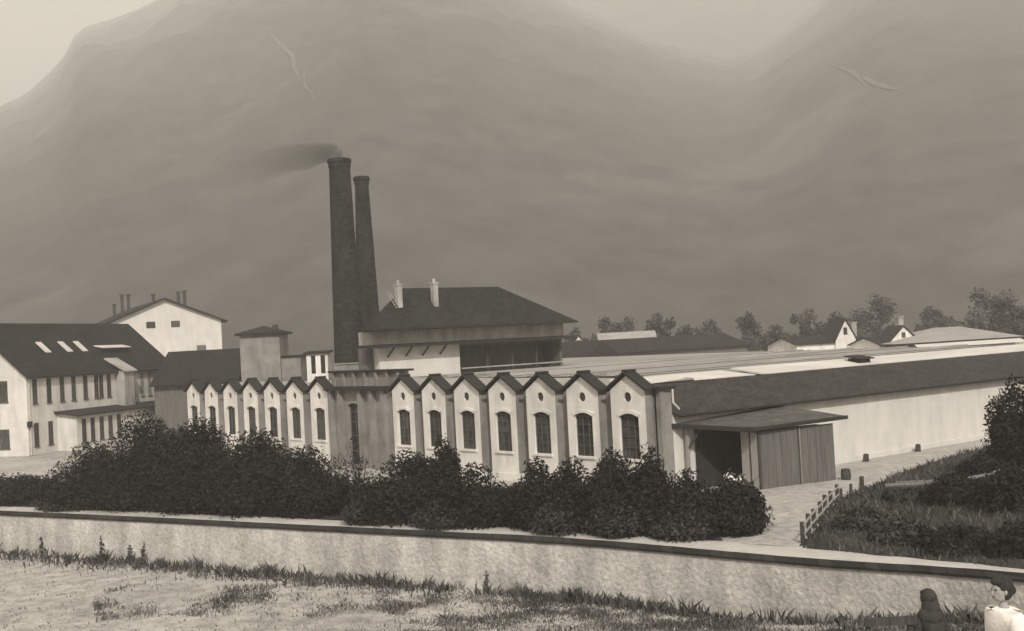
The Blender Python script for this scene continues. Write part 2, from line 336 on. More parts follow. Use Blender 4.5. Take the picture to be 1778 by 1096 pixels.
# ------------------------------------------------------------------ factory hall
H = thing('factory_hall', (-30, 0, 0), 'long white factory hall with fourteen gabled bays on its front and a low pale roof', 'factory')
BW, PK, EV = 1.45, 6.92, 6.05           # half width of a bay front, its peak and its eave
def arch(cx, hw, z0, z1, rise, n=8):
    p = [(cx - hw, z0), (cx + hw, z0)]
    for i in range(n + 1):
        t = 1 - 2 * i / n; p.append((cx + hw * t, z1 - rise * t * t))
    return p
def disc(cx, cz, r, n=14): return [(cx + r * math.cos(2 * math.pi * i / n), cz + r * math.sin(2 * math.pi * i / n)) for i in range(n)]
BAYS = [-2 - 4 * i for i in range(7)] + [-38.6 - 4.18 * i for i in range(7)]
proto = {}
def bay(x):
    if not proto:
        b = MB(); X = x
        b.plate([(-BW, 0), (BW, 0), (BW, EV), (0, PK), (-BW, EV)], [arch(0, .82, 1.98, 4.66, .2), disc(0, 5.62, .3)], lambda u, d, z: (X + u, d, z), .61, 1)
        b.box(X - BW - .05, X + BW + .05, -.06, .38, 0, .55)                                     # plinth
        for sx in (-1, 1):                                                                       # moulding round the window head
            pass
        hd = arch(0, .82, 4.2, 4.66, .2)[2:]; ho = arch(0, 1.0, 4.2, 4.86, .22)[2:]
        b.add([(X + p[0], -.05, p[1]) for p in hd] + [(X + p[0], -.05, p[1]) for p in ho] + [(X + p[0], .0, p[1]) for p in ho], [(i, i + len(hd), i + 1 + len(hd), i + 1) for i in range(len(hd) - 1)] + [(len(hd) + i, 2 * len(hd) + i, 2 * len(hd) + i + 1, len(hd) + i + 1) for i in range(len(hd) - 1)])
        b.box(X - .98, X + .98, -.1, .3, 1.84, 1.975)                                              # sill
        f = b.build('gable_front', [M['plaster'], M['plaster_grey_and_shade']], H)  # grey side faces: shade between the bays painted into the returns
        g = MB(); g.m = 0
        g.add([(X + p[0], .24, p[1]) for p in arch(0, .82, 1.98, 4.66, .2)], [tuple(range(11))]); g.m = 1
        for k in (-.82, -.29, .25, .775): g.box(X + k, X + k + .045, .17, .235, 1.98, 4.62)
        for k in (1.98, 2.6, 3.25, 3.9, 4.4): g.box(X - .815, X + .815, .165, .23, k, k + .045)
        wn = g.build('window', [M['glass'], M['sash']], f)
        q = MB(); q.add([(X + a, .1, c) for a, c in disc(0, 5.62, .3)], [tuple(range(14))])
        q.m = 1; q.box(X - .02, X + .02, .05, .09, 5.33, 5.91); q.box(X - .29, X + .29, .045, .085, 5.6, 5.64)
        rw = q.build('round_window', [M['glass'], M['sash']], f)
        r = MB(); e = .3; sl = (PK - EV) / BW; T = .15
        for sx in (-1, 1):
            r.extr([(X, -.26, PK + .10 + T), (X + sx * (BW + e), -.26, EV - e * sl + .10 + T), (X + sx * (BW + e), -.26, EV - e * sl + .10), (X, -.26, PK + .10)][::sx], (0, .95, 0))
        r.box(X - .17, X + .17, -.2, .66, PK + .2, PK + .33)
        rf = r.build('gable_roof', M['trim_dark'], f)
        proto.update(f=f, kids=[wn, rw, rf], x=x); return f
    dx = Vector((x - proto['x'], 0, 0)); f = copy_child(proto['f'], H, dx)
    for k in proto['kids']:
        c = k.copy(); COL.objects.link(c); c.parent = f
    return f
for x in BAYS: bay(x)
# wall behind the bays, and the flat link with its tall door
b = MB()
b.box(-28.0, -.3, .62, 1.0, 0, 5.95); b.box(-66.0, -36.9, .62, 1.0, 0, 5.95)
b.build('recessed_wall', M['plaster_grey_and_shade'], H)  # grey puts the shade of the recesses into the wall colour
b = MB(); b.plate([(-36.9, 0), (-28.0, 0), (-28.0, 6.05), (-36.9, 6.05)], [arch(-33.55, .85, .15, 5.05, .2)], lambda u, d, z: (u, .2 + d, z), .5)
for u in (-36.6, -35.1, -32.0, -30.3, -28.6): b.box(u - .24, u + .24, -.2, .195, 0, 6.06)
b.build('link_wall', M['plaster_grey_and_shade'], H)
b = MB(); b.add([(p[0], .5, p[1]) for p in arch(-33.55, .85, .15, 5.05, .2)], [tuple(range(11))]); b.m = 1
for k in (-34.38, -33.58, -32.76): b.box(k, k + .05, .43, .49, .2, 5.0)
for k in (.2, 1.2, 2.4, 3.5, 4.3): b.box(-34.38, -32.74, .425, .485, k, k + .06)
b.build('tall_door', [M['glass'], M['sash']], H)
b = MB(); b.box(-37.1, -28.0, -.4, .9, 6.07, 6.36); b.build('cornice', M['trim_dark'], H)
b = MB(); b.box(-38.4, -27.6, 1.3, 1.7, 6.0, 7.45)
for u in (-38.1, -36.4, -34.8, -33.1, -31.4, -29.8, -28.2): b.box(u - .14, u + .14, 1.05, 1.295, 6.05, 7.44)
b.build('attic_wall', M['plaster_grey_and_shade'], H)
b = MB(); b.box(-38.7, -27.3, 1.0, 2.0, 7.46, 7.62); b.build('attic_coping', M['trim_dark'], H)
# right return of the front block
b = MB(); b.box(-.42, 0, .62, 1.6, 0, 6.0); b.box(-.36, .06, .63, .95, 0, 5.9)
b.build('return_wall', M['plaster_grey_and_shade'], H)
b = MB(); b.box(-1.4, .25, .3, 1.8, 6.02, 6.2); b.build('return_roof_edge', M['trim_dark'], H)
b = MB(); b.tube((.18, 1.55, 6.0), (.18, 1.55, 5.2), .07, .07); b.tube((.18, 1.55, 5.2), (.2, 2.0, 4.8), .07, .07); b.build('downpipe', M['pipe'], H)
# long side wall and its dark roof slope
b = MB(); b.box(-.45, 0, 1.61, 57.5, 0, 4.55); b.box(-.2, .12, 1.61, 57.5, 0, .35); b.build('side_wall', M['plaster_wall'], H)
b = MB(); b.slab([(.55, 1.61, 4.50), (.55, 58, 4.50), (-5.0, 58, 6.08), (-5.0, 1.61, 6.08)], .16); b.build('side_roof', M['roof_mid'], H)
b = MB(); b.tube((.62, 1.62, 4.42), (.62, 58, 4.42), .08, .08, 6); b.build('gutter', M['trim_dark'], H)
# flat roofs
b = MB()
b.slab([(-5.0, .9, 5.98), (-5.0, 9, 6.25), (-8.4, 9, 6.42), (-39.9, 9, 6.62), (-39.9, .5, 6.02)], .2)
b.slab([(-8.4, 9, 6.42), (-8.4, 57, 6.5), (-39.9, 57, 6.72), (-39.9, 9, 6.62)], .2)
b.slab([(-39.9, .5, 6.0), (-39.9, 5.3, 6.62), (-66, 5.3, 6.62), (-66, .5, 6.0)], .2)
b.slab([(-39.9, 29.6, 6.66), (-39.9, 57, 6.72), (-75, 57, 6.74), (-75, 29.6, 6.66)], .2)
b.m = 1
for k in range(12):
    x = -10.2 - 2.45 * k; z = 6.43 + (-8.4 - x) * .00635; b.tube((x, 9.2, z), (x, 56.8, z + .085), .05, .05, 4)
b.build('flat_roof', [M['flat_roof'], M['roof_moss']], H)
b = MB(); y = 12.5
for k, x in enumerate((-14, -20.5, -27, -33.5)): b.box(x - .35, x + .35, 9.3, 56.8, 6.45, 6.72 + .02 * k)
b.build('roof_ridge', M['flat_roof'], H)
b = MB(); b.slab([(-5.0, 3.4, 6.14), (-5.0, 15.2, 6.14), (-7.2, 14.0, 6.5), (-7.2, 3.4, 6.5)], .12); b.build('roof_light', M['sheet_pale'], H)
b = MB(); b.slab([(-5.0, 16.2, 6.14), (-5.0, 57.4, 6.14), (-7.4, 57.4, 6.6), (-7.4, 15.4, 6.6)], .12); b.build('roof_light', M['sheet_pale'], H)
b = MB(); b.box(-6.5, -5.5, 27.8, 29.2, 6.1, 6.62); b.slab([(-5.3, 27.6, 6.6), (-5.3, 29.5, 6.6), (-6.7, 29.5, 6.85), (-6.7, 27.6, 6.85)], .08); b.build('roof_hatch', M['trim_dark'], H)
b = MB(); b.box(-66.2, -65.75, .62, 57, 0, 5.9); b.box(-65.7, -.5, 56.6, 57, 0, 5.9); b.build('back_wall', M['plaster_dim'], H)

# ------------------------------------------------------------------ canopy and shed by the hall corner
t = thing('lean_to_canopy', (2.2, 6, 0), 'mossy sloping lean-to roof on posts against the hall side wall, dark underneath', 'canopy')
b = MB(); b.slab([(.02, 1.5, 3.95), (4.3, 3.75, 3.62), (5.55, 10.7, 3.78), (.02, 11.3, 4.32)], .1); b.build('roof', M['roof_moss'], t)
b = MB(); b.extr([(4.32, 3.72, 3.66), (5.6, 10.7, 3.82), (5.6, 10.7, 3.6), (4.32, 3.72, 3.44)], (-.06, 0, 0)); b.extr([(.05, 1.47, 3.99), (4.32, 3.70, 3.66), (4.32, 3.70, 3.40), (.05, 1.47, 3.7)], (0, .07, 0)); b.build('fascia', M['trim_dark'], t)
b = MB(); b.box(.35, .53, 2.2, 2.38, 0, 3.75); b.build('post', M['rail'], t)
b = MB(); b.tube((.44, 2.3, 2.4), (1.3, 2.6, 3.66), .07, .07, 6); b.build('brace', M['post'], t)
b = MB(); b.box(.13, .25, 3.3, 11, 0, 3.85); b.box(.25, 2.6, 9.2, 9.35, 0, 3.7); b.build('shade_back_boards', M['trim_dark'], t)  # near-black boards put the shade under the canopy into their colour
SH = (Vector((4.03, 4.34, 0)), Vector((.198, .980, 0)), Vector((-.980, .198, 0)))      # local x along the long boarded side
t = thing('timber_shed', (3.8, 7, 0), 'boarded timber shed with a pale end and dark long side under the canopy', 'shed')
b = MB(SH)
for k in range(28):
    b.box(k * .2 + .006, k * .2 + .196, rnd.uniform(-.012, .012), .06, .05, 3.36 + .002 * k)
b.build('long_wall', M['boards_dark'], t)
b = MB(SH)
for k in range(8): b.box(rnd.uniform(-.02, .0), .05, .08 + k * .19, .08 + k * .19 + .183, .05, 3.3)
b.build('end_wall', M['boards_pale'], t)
b = MB(SH); b.box(-.05, .1, -.06, .06, 0, 3.42); b.build('corner_post', M['post'], t)
b = MB(SH); b.box(-.05, .06, .72, .80, 0.02, 3.28); b.build('door_gap', M['post'], t)
b = MB(SH); b.box(2.95, 3.02, -.05, -.015, .1, 3.4); b.build('batten', M['rail'], t)
b = MB(SH); b.box(2.86, 2.95, -.06, -.015, .1, 3.4); b.build('post', M['post'], t)
b = MB(SH); b.box(5.5, 5.6, .06, 1.6, 0, 3.3); b.box(0.06, 5.5, 1.55, 1.6, 0, 3.3); b.build('inner_wall', M['boards_dark'], t)
b = MB(); b.lathe([(0, .02), (.34, .02), (.42, .4), (.36, .75), (.1, .88), (0, .88)], 12, 1.5, 4.6)
tag(b.build('sack', M['plaster'], at=(1.5, 4.6, 0), smooth=True), 'pale filled sack standing in the dark under the canopy, nearer the hall corner', 'sack', 'sacks under the canopy')
b = MB(); b.lathe([(0, .02), (.3, .02), (.4, .35), (.38, .6), (.14, .8), (0, .82)], 12, 2.2, 5.0)
tag(b.build('sack', M['plaster'], at=(2.2, 5.0, 0), smooth=True), 'pale filled sack standing in the dark under the canopy, nearer the pale shed end', 'sack', 'sacks under the canopy')
b = MB(); b.lathe([(0, .0), (.26, .0), (.31, .3), (.26, .66), (.22, .68), (0, .66)], 14, 5.5, 10.3)
tag(b.build('barrel', M['post'], at=(5.5, 10.3, 0)), 'dark wooden barrel at the far corner of the timber shed', 'barrel')
for (x, y), l in zip([(1.0, 18.7), (.6, 25.4)], ['small dark stump by the foot of the white side wall, nearer the shed', 'small dark stump by the foot of the white side wall, farther from the shed']):
    b = MB(); b.tube((x, y, 0), (x + .05, y, .5), .22, .17, 8); b.tube((x + .05, y, .5), (x + .05, y, .56), .2, .12, 8)
    tag(b.build('stump', M['post'], at=(x, y, 0)), l, 'stump', 'stumps along the side wall')

# ------------------------------------------------------------------ chimneys and smoke
def stack(name, x, y, h, rt, rb, label):
    t = thing(name, (x, y, 0), label, 'chimney', 'tall factory chimneys')
    b = MB(); b.lathe([(rb, 0), (rb * .9 + rt * .1, h * .2), ((rb + rt) / 2, h * .55), (rt, h - 1.2), (rt, h - .9)], 28, x, y); b.build('shaft', M['brick_dark'], t, smooth=True)
    b = MB(); b.lathe([(rt, h - .9), (rt + .06, h - .8), (rt + .06, h - .5), (rt + .14, h - .35), (rt + .14, h - .08), (rt + .02, h), (rt - .28, h), (rt - .28, h - 2.5), (0, h - 2.5)], 28, x, y); b.build('crown', M['brick_dark'], t)
    for k in range(6):
        z = h * (.34 + .1 * k); r = np.interp(z, [0, h * .2, h * .55, h - 1.2], [rb, rb * .9 + rt * .1, (rb + rt) / 2, rt]) + .025
        b = MB(); b.lathe([(r - .03, z), (r, z), (r, z + .1), (r - .03, z + .1)], 28, x, y); b.build('iron_band', M['trim_dark'], t)
stack('factory_chimney', -50.4, 10.1, 27.7, 1.02, 1.5, 'taller and thicker of the two dark brick chimneys, smoking')
stack('factory_chimney', -55.1, 15.4, 26.9, .70, 1.45, 'shorter, thinner dark brick chimney just right of the smoking one')
# smoke drifting off the taller stack
path = spline([(-50.4, 10.1, 27.2), (-50.6, 9.9, 28.2), (-51.2, 9.2, 28.4), (-52.4, 7.4, 28.1), (-54, 4.8, 27.6), (-56.5, 1, 26.8), (-60, -4, 25.8)], 6)
b = MB(); n = 14; pts = []
for i, p in enumerate(path):
    tt = i / (len(path) - 1); q = path[min(i + 1, len(path) - 1)] - path[max(i - 1, 0)]; q.normalize()
    a = q.orthogonal().normalized(); c = q.cross(a); r = .42 + 1.7 * tt
    if i in (0, len(path) - 1): r *= .3
    pts += [p + (a * math.cos(k * 2 * math.pi / n) + c * math.sin(k * 2 * math.pi / n)) * r * (1 + .2 * noise.noise(p * .9 + Vector((k, 0, 0)))) for k in range(n)]
m_ = len(path)
b.add(pts, [(i * n + k, i * n + (k + 1) % n, (i + 1) * n + (k + 1) % n, (i + 1) * n + k) for i in range(m_ - 1) for k in range(n)] + [tuple(range(n - 1, -1, -1)), tuple(range((m_ - 1) * n, m_ * n))])
sm = b.build('smoke', bpy.data.materials.new('coal_smoke'), at=(-50.4, 10.1, 27.7)); stuff(sm)
mm = sm.data.materials[0]; mm.use_nodes = True; n_ = mm.node_tree; n_.nodes.remove(n_.nodes['Principled BSDF'])
pv = n_.nodes.new('ShaderNodeVolumePrincipled'); pv.inputs['Color'].default_value = (.25, .24, .22, 1)
tc = n_.nodes.new('ShaderNodeTexCoord'); ln = n_.nodes.new('ShaderNodeVectorMath'); ln.operation = 'LENGTH'; n_.links.new(tc.outputs['Object'], ln.inputs[0])
mr = n_.nodes.new('ShaderNodeMapRange'); mr.inputs[1].default_value = 0; mr.inputs[2].default_value = 17; mr.inputs[3].default_value = 1; mr.inputs[4].default_value = 0; n_.links.new(ln.outputs['Value'], mr.inputs[0])
pw = n_.nodes.new('ShaderNodeMath'); pw.operation = 'POWER'; pw.inputs[1].default_value = 5.0; n_.links.new(mr.outputs[0], pw.inputs[0])
nz = n_.nodes.new('ShaderNodeTexNoise'); nz.inputs['Scale'].default_value = .55; nz.inputs['Detail'].default_value = 6; n_.links.new(tc.outputs['Object'], nz.inputs[0])
ml = n_.nodes.new('ShaderNodeMath'); ml.operation = 'MULTIPLY'; n_.links.new(pw.outputs[0], ml.inputs[0]); n_.links.new(nz.outputs[0], ml.inputs[1])
m2 = n_.nodes.new('ShaderNodeMath'); m2.operation = 'MULTIPLY'; m2.inputs[1].default_value = 2.4; n_.links.new(ml.outputs[0], m2.inputs[0]); n_.links.new(m2.outputs[0], pv.inputs['Density'])
n_.links.new(pv.outputs[0], n_.nodes['Material Output'].inputs['Volume'])

# ------------------------------------------------------------------ hip-roofed boiler house
t = thing('boiler_house', (-46, 17, 0), 'boiler house with a big dark hipped roof and strutted eaves beside the chimneys', 'boiler house')
e0, e1, e2, e3 = (-38.5, 4.5, 11.0), (-38.5, 28.9, 11.0), (-43.4, 28.9, 11.0), (-43.0, 7.2, 11.0); ra, rb = (-42, 11.1, 14.65), (-42, 22.1, 14.65)
b = MB(); b.add([e0, e1, e2, e3, ra, rb], [(0, 1, 5, 4), (2, 3, 4, 5), (1, 2, 5), (3, 0, 4), (3, 2, 1, 0)]); b.build('roof', M['roof_brown'], t)
b = MB(); b.extr([(-38.4, 4.4, 10.82), (-38.4, 29.0, 10.82), (-43.5, 29.0, 10.82), (-43.1, 7.1, 10.82)], (0, 0, .17)); b.build('eave', M['trim_dark'], t)
b = MB(); b.box(-42.4, -40, 6.4, 28.4, 9.62, 10.8); b.build('upper_wall', M['plaster_dim'], t)
b = MB(); b.slab([(-38.7, 5.2, 9.42), (-38.7, 28.9, 9.42), (-40.2, 28.9, 9.62), (-40.2, 5.2, 9.62)], .12); b.build('lower_eave', M['trim_dark'], t)
b = MB(); b.box(-43, -40.1, 7.0, 15.7, 0, 9.40); b.build('white_wall', M['plaster_wall'], t)
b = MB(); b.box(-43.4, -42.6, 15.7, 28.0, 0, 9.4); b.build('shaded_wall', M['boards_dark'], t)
b = MB(); b.box(-42.3, -41, 6.2, 6.99, 0, 9.4); b.build('side_porch', M['boards_dark'], t)
b = MB(); b.box(-42.6, -40.15, 27.9, 28.2, 6.0, 9.1); b.box(-42.6, -40.2, 15.71, 28.3, 9.1, 9.3); b.build('end_boards', M['boards_dark'], t)
for y in (7.9, 9.8, 11.6, 13.5):
    b = MB(); b.tube((-40.08, y, 8.5), (-38.95, y, 9.36), .09, .09, 6); b.build('strut', M['post'], t)
for y in (18.8, 21.8, 24.8):
    b = MB(); b.box(-40.3, -40.1, y, y + .2, 6.3, 9.3); b.build('post', M['post'], t)
b = MB(); b.box(-40.25, -40.05, 15.9, 28.2, 7.0, 7.12); b.build('low_rail', M['plaster_dim'], t)
for (x, y, z0, z1) in [(-40.5, 9.6, 12.8, 14.8), (-40.5, 13.5, 12.8, 14.9)]:
    b = MB(); b.box(x - .25, x + .25, y - .25, y + .25, z0, z1); c = b.build('chimney', M['plaster_dim'], t)
    b = MB(); b.box(x - .32, x + .32, y - .32, y + .32, z1, z1 + .14); b.tube((x, y, z1 + .14), (x, y, z1 + .5), .16, .13, 8); b.build('chimney_cap', M['plaster_dim'], c)
b = MB()
for d_ in (-.16, .16): b.tube((-39.9, 9.1 + d_, 12.75), (-41.4, 9.1 + d_, 14.3), .035, .035, 5)
for k in range(6): b.tube((-40.0 - .26 * k, 8.94, 12.85 + .27 * k), (-40.0 - .26 * k, 9.26, 12.85 + .27 * k), .03, .03, 4)
b.build('roof_ladder', M['rail'], t)

# ------------------------------------------------------------------ other works buildings
def gabled(fr, L, W, ze, zr, wall_m, roof_m, t, over=.5, thick=.18, z0=0.0, hip=0.0):
    """Body with pitched roof; local x runs along the eaves, local y into the building."""
    b = MB(fr); b.extr([(0, 0, z0), (0, W, z0), (0, W, ze), (0, W / 2, zr), (0, 0, ze)], (L, 0, 0)); wl = b.build('wall', wall_m, t)
    b = MB(fr); s = (zr - ze) / (W / 2); o = over
    for q in ([(-o, -o, ze - o * s + thick), (L + o, -o, ze - o * s + thick), (L + o, W / 2, zr + thick), (-o, W / 2, zr + thick)], [(-o, W / 2, zr + thick), (L + o, W / 2, zr + thick), (L + o, W + o, ze - o * s + thick), (-o, W + o, ze - o * s + thick)]): b.slab(q, thick - .01)
    return wl, b.build('roof', roof_m, t)
def win(fr, x0, x1, z0, z1, t, m='glass', d=-1, y=0.0, sill=True, bars=True):
    """Window on a wall at local y facing -y: casing stands 4 cm proud, glass set back inside it."""
    b = MB(fr); b.m = 0; b.box(x0, x1, y - .012, y + .02, z0, z1); b.m = 1
    if bars:
        xm = (x0 + x1) / 2
        for a, c in ((x0 - .05, x0 + .03), (x1 - .03, x1 + .05), (xm - .025, xm + .025)): b.box(a, c, y - .05, y - .015, z0 - .02, z1 + .02)
        for c in (z0 - .05, z1 + .02, z0 + (z1 - z0) * .62): b.box(x0 - .04, x1 + .04, y - .055, y - .014, c, c + .05)
    if sill: b.box(x0 - .12, x1 + .12, y - .12, y - .001, z0 - .16, z0 - .06)
    return b.build('window', [M[m], M['sash' if m == 'glass' else 'plaster_dim']], t)
wv, nv = Vector((-.6, .8, 0)), Vector((-.8, -.6, 0)); A = Vector((-81, -10.8, 0)); FO = (A, wv, nv)
FG = (A, -nv, wv)                                                               # the gable end, seen square on
M['plaster_office'] = mat('office_plaster', .70, .88, 1.05, .7, .25, streak=.18, bscale=9)
t = thing('office_building', A, 'long white two-storey building with dark roof and narrow windows at far left', 'office building')
wl, rf = gabled(FO, 29, 12.6, 8.5, 14.1, M['plaster_office'], M['roof_dark'], t)
for k, x in enumerate([1.3, 3.7, 6.0, 8.1, 10.3, 12.4, 13.35, 14.9]): win(FO, x - .33, x + .33, 5.45, 7.95, t)
for x in [20.0, 21.9, 23.6, 25.4, 27.4]: win(FO, x - .33, x + .33, 5.2, 7.8, t, 'glass_pale')
for x in [1.3, 3.7]: win(FO, x - .33, x + .33, .95, 3.3, t)
for x in [-2.9, -6.2, -9.6]:
    win(FG, x - .55, x + .55, 5.8, 7.9, t); win(FG, x - .55, x + .55, .9, 2.8, t)
b = MB(FO); b.box(16.3, 18.4, -1.2, -.02, 0, 8.3); b.build('stair_bay', M['plaster_dim'], t)
b = MB(FO); b.slab([(16.0, -1.5, 8.3), (18.7, -1.5, 8.3), (18.7, 1.2, 9.9), (16.0, 1.2, 9.9)], .15); b.build('stair_bay_roof', M['flat_roof'], t)
for x in (6.8, 10.8, 13.7):
    b = MB(FO); s = 5.6 / 6.3; b.slab([(x, 2.4, 8.5 + 2.4 * s + .28), (x + 1.0, 2.4, 8.5 + 2.4 * s + .28), (x + 1.0, 3.7, 8.5 + 3.7 * s + .28), (x, 3.7, 8.5 + 3.7 * s + .28)], .12); b.build('skylight', M['sheet_pale'], t)
b = MB(FO); b.slab([(16.9, 1.9, 11.2), (23.0, 1.9, 11.2), (23.0, 3.2, 11.5), (16.9, 3.2, 11.5)], .1); b.build('dormer_roof', M['sheet_pale'], t)
b = MB(FO); b.box(17.2, 22.7, 2.1, 3.0, 9.9, 11.05); b.build('dormer', M['roof_dark'], t)
b = MB(FO); b.tube((.25, -.1, 8.4), (.25, -.1, .1), .07, .07, 6); b.build('downpipe', M['pipe'], t)
b = MB(FO); b.box(-.25, .35, -.3, -.05, 3.0, 3.6); b.build('lamp_box', M['trim_dark'], t)
b = MB(FO); b.box(4.9, 31, -2.4, -.02, 0, 3.95); b.build('veranda', M['plaster_office'], t)
b = MB(FO); b.slab([(4.4, -2.9, 3.92), (31.5, -2.9, 3.92), (31.5, -.02, 4.35), (4.4, -.02, 4.35)], .22); b.build('veranda_roof', M['trim_dark'], t)
for x in (6.2, 7.8, 9.5, 11.2, 12.9): win(FO, x - .33, x + .33, .9, 3.3, t, y=-2.4)
# big gabled house behind
G = Vector((-134.6, 17.4, 0)); ex, ey = Vector((.213, .977, 0)), Vector((-.977, .213, 0)); FW = (G, ex, ey)
t = thing('gabled_house', G, 'tall white house with broad gable, two small attic windows and thin chimneys', 'house')
b = MB(FW); b.extr([(0, 0, 0), (17.6, 0, 0), (17.6, 0, 15.3), (8.8, 0, 18.9), (0, 0, 15.3)], (0, 34, 0)); b.build('wall', M['plaster_wall'], t)
b = MB(FW)
for q in ([(-.9, -.7, 15.2), (8.8, -.7, 19.15), (8.8, 34.6, 19.15), (-.9, 34.6, 15.2)], [(8.8, -.7, 19.15), (18.5, -.7, 15.2), (18.5, 34.6, 15.2), (8.8, 34.6, 19.15)]): b.slab(q, .28)
b.build('roof', M['roof_dark'], t)
for x in (6.6, 10.4): win(FW, x - .65, x + .65, 14.5, 15.4, t, sill=False)
for x, y, zt in [(2.9, 12, 19.0), (3.6, 8, 20.4), (4.6, 8, 20.3), (7.7, 3, 20.0), (12.0, 5, 20.4), (13.0, 5, 20.5)]:
    zb = 15.3 + 3.6 * (1 - abs(x - 8.8) / 8.8)
    b = MB(FW); b.box(x - .22, x + .22, y - .22, y + .22, zb - .3, zt - .3); b.box(x - .3, x + .3, y - .3, y + .3, zt - .3, zt); b.build('chimney', M['post'], t)
b = MB(FW); b.box(13.6, 14.9, -.5, -.02, 9.5, 11.4); b.build('oriel', M['boards_dark'], t)
# dark-roofed shed between office and hall
FD = (Vector((-88.7, 6.0, 0)), Vector((.624, .781, 0)), Vector((-.781, .624, 0)))
t = thing('storage_shed', FD[0], 'low storage shed with wide dark roof between white office and grey tower', 'shed')
b = MB(FD); b.box(0, 9.8, .2, 15, 0, 6.3); b.build('wall', M['boards_dark'], t)
b = MB(FD); b.slab([(-.3, -.6, 6.4), (10.1, -.6, 6.4), (10.1, 7.8, 10.3), (-.3, 7.8, 10.3)], .2); b.slab([(-.3, 7.8, 10.3), (10.1, 7.8, 10.3), (10.1, 15.6, 6.4), (-.3, 15.6, 6.4)], .2); b.build('roof', M['roof_dark'], t)
# grey tower-like building
FT = (Vector((-70.6, 8.6, 0)), Vector((.624, .781, 0)), Vector((-.781, .624, 0)))
t = thing('water_tower_house', FT[0], 'square grey rendered building with a low dark pointed roof left of the chimneys', 'tower')
b = MB(FT); b.box(0, 4.3, 0, 5, 0, 11.5); b.build('wall', M['plaster_grey_and_shade'], t)
b = MB(FT); b.box(-.45, 4.75, -.5, 5.5, 11.5, 11.68); b.add([(-.45, -.5, 11.69), (4.75, -.5, 11.69), (4.75, 5.5, 11.69), (-.45, 5.5, 11.69), (2.15, 2.5, 12.5)], [(0, 1, 4), (1, 2, 4), (2, 3, 4), (3, 0, 4), (3, 2, 1, 0)]); b.build('roof', M['trim_dark'], t)
b = MB(FT); b.box(3.4, 3.9, 1, 1.6, 11.9, 12.5); b.build('vent', M['post'], t)
b = MB(FT); b.box(4.31, 6.4, .5, 5.0, 0, 8.9); b.build('side_wing', M['plaster_grey_and_shade'], t)
b = MB(FT); b.box(4.31, 6.6, .3, 5.2, 8.91, 9.1); b.build('wing_roof', M['trim_dark'], t)
# small white glazed lantern by the chimney foot
FL = (Vector((-48.75, 4.6, 0)), Vector((.624, .781, 0)), Vector((-.781, .624, 0)))
t = thing('roof_cabin', (-48.2, 5.4, 6.6), 'small white cabin with two dark windows at the foot of the smoking chimney', 'cabin')
b = MB(FL); b.box(0, 1.95, 0, 2, 6.3, 9.1); b.build('wall', M['plaster'], t)
b = MB(FL); b.slab([(-.25, -.25, 9.25), (2.15, -.25, 9.25), (2.15, 2.2, 9.4), (-.25, 2.2, 9.4)], .15); b.build('roof', M['trim_dark'], t)
for x in (.62, 1.5): win(FL, x - .2, x + .2, 7.3, 8.95, t, sill=False, bars=False)
b = MB(FL); b.box(2.6, 7.5, -.6, 1.4, 6.3, 8.0); b.box(2.55, 7.6, -.7, 1.5, 8.0, 8.12)
tag(b.build('roof_housing', M['plaster_grey_and_shade'], at=(-45.8, 8, 6.3)), 'low grey housing on the hall roof below the chimneys', 'roof housing')
# low dark building beyond the hall roof
FB = (Vector((-76, 50, 0)), Vector((0, 1, 0)), Vector((-1, 0, 0)))
t = thing('warehouse', FB[0], 'long low warehouse with dark roof right of the boiler house', 'warehouse')
gabled(FB, 48, 10, 6.9, 8.7, M['boards_dark'], M['roof_brown'], t)
b = MB(); b.extr([(-70, 58.5, 6.6), (-70, 64.5, 6.6), (-70, 61.5, 8.9)], (-5, 0, 0))
tag(b.build('gabled_shed', M['trim_dark'], at=(-72, 61, 0)), 'small dark pointed roof at the right end of the boiler house', 'shed')

# far houses
def small_house(name, fr, L, W, ze, zr, label, gab, wm='plaster', rm='roof_dark', chim=(), group='houses beyond the hall'):
    t = thing(name, fr[0], label, 'house', group)
    gabled(fr, L, W, ze, zr, M[wm], M[rm], t, .35, .14)
    if gab:
        c, hw, zb, zp = gab; b = MB(fr); b.extr([(c - hw, -.45, 0), (c + hw, -.45, 0), (c + hw, -.45, zb), (c, -.45, zp), (c - hw, -.45, zb)], (0, W * .5, 0)); b.build('gable_wall', M[wm], t)
        b = MB(fr); s = (zp - zb) / hw
        for sx in (-1, 1): b.extr([(c, -.7, zp + .2), (c + sx * (hw + .3), -.7, zb - .3 * s + .2), (c + sx * (hw + .3), -.7, zb - .3 * s + .02), (c, -.7, zp + .02)][::sx], (0, W * .5 + .3, 0))
        b.build('gable_roof', M['trim_dark'], t)
        win(fr, c - .36, c + .36, zb + (zp - zb) * .22, zb + (zp - zb) * .6, t, y=-.45, sill=False, bars=False)
    for x, y, z0, z1 in chim:
        b = MB(fr); b.box(x - .45, x + .45, y - .45, y + .45, z0, z1); b.box(x - .55, x + .55, y - .55, y + .55, z1, z1 + .2); b.build('chimney', M['plaster_dim'], t)
d1, d2 = Vector((.3, .954, 0)), Vector((-.954, .3, 0))
small_house('village_house', (Vector((-67.8, 100.0, 0)), d1, d2), 14, 8, 6.5, 7.6, 'village house with steep white gable and one dark window beyond the hall roof', (8.8, 1.9, 7.0, 10.0), chim=[(12.8, 3, 6.5, 9.4)])
small_house('village_house', (Vector((-57.2, 106.0, 0)), d1, d2), 9, 7, 6.0, 7.0, 'village house with broad low white gable and tall pale chimney beyond the hall roof', (4.2, 2.6, 6.3, 8.5), chim=[(8.0, 5, 6.3, 9.9)])
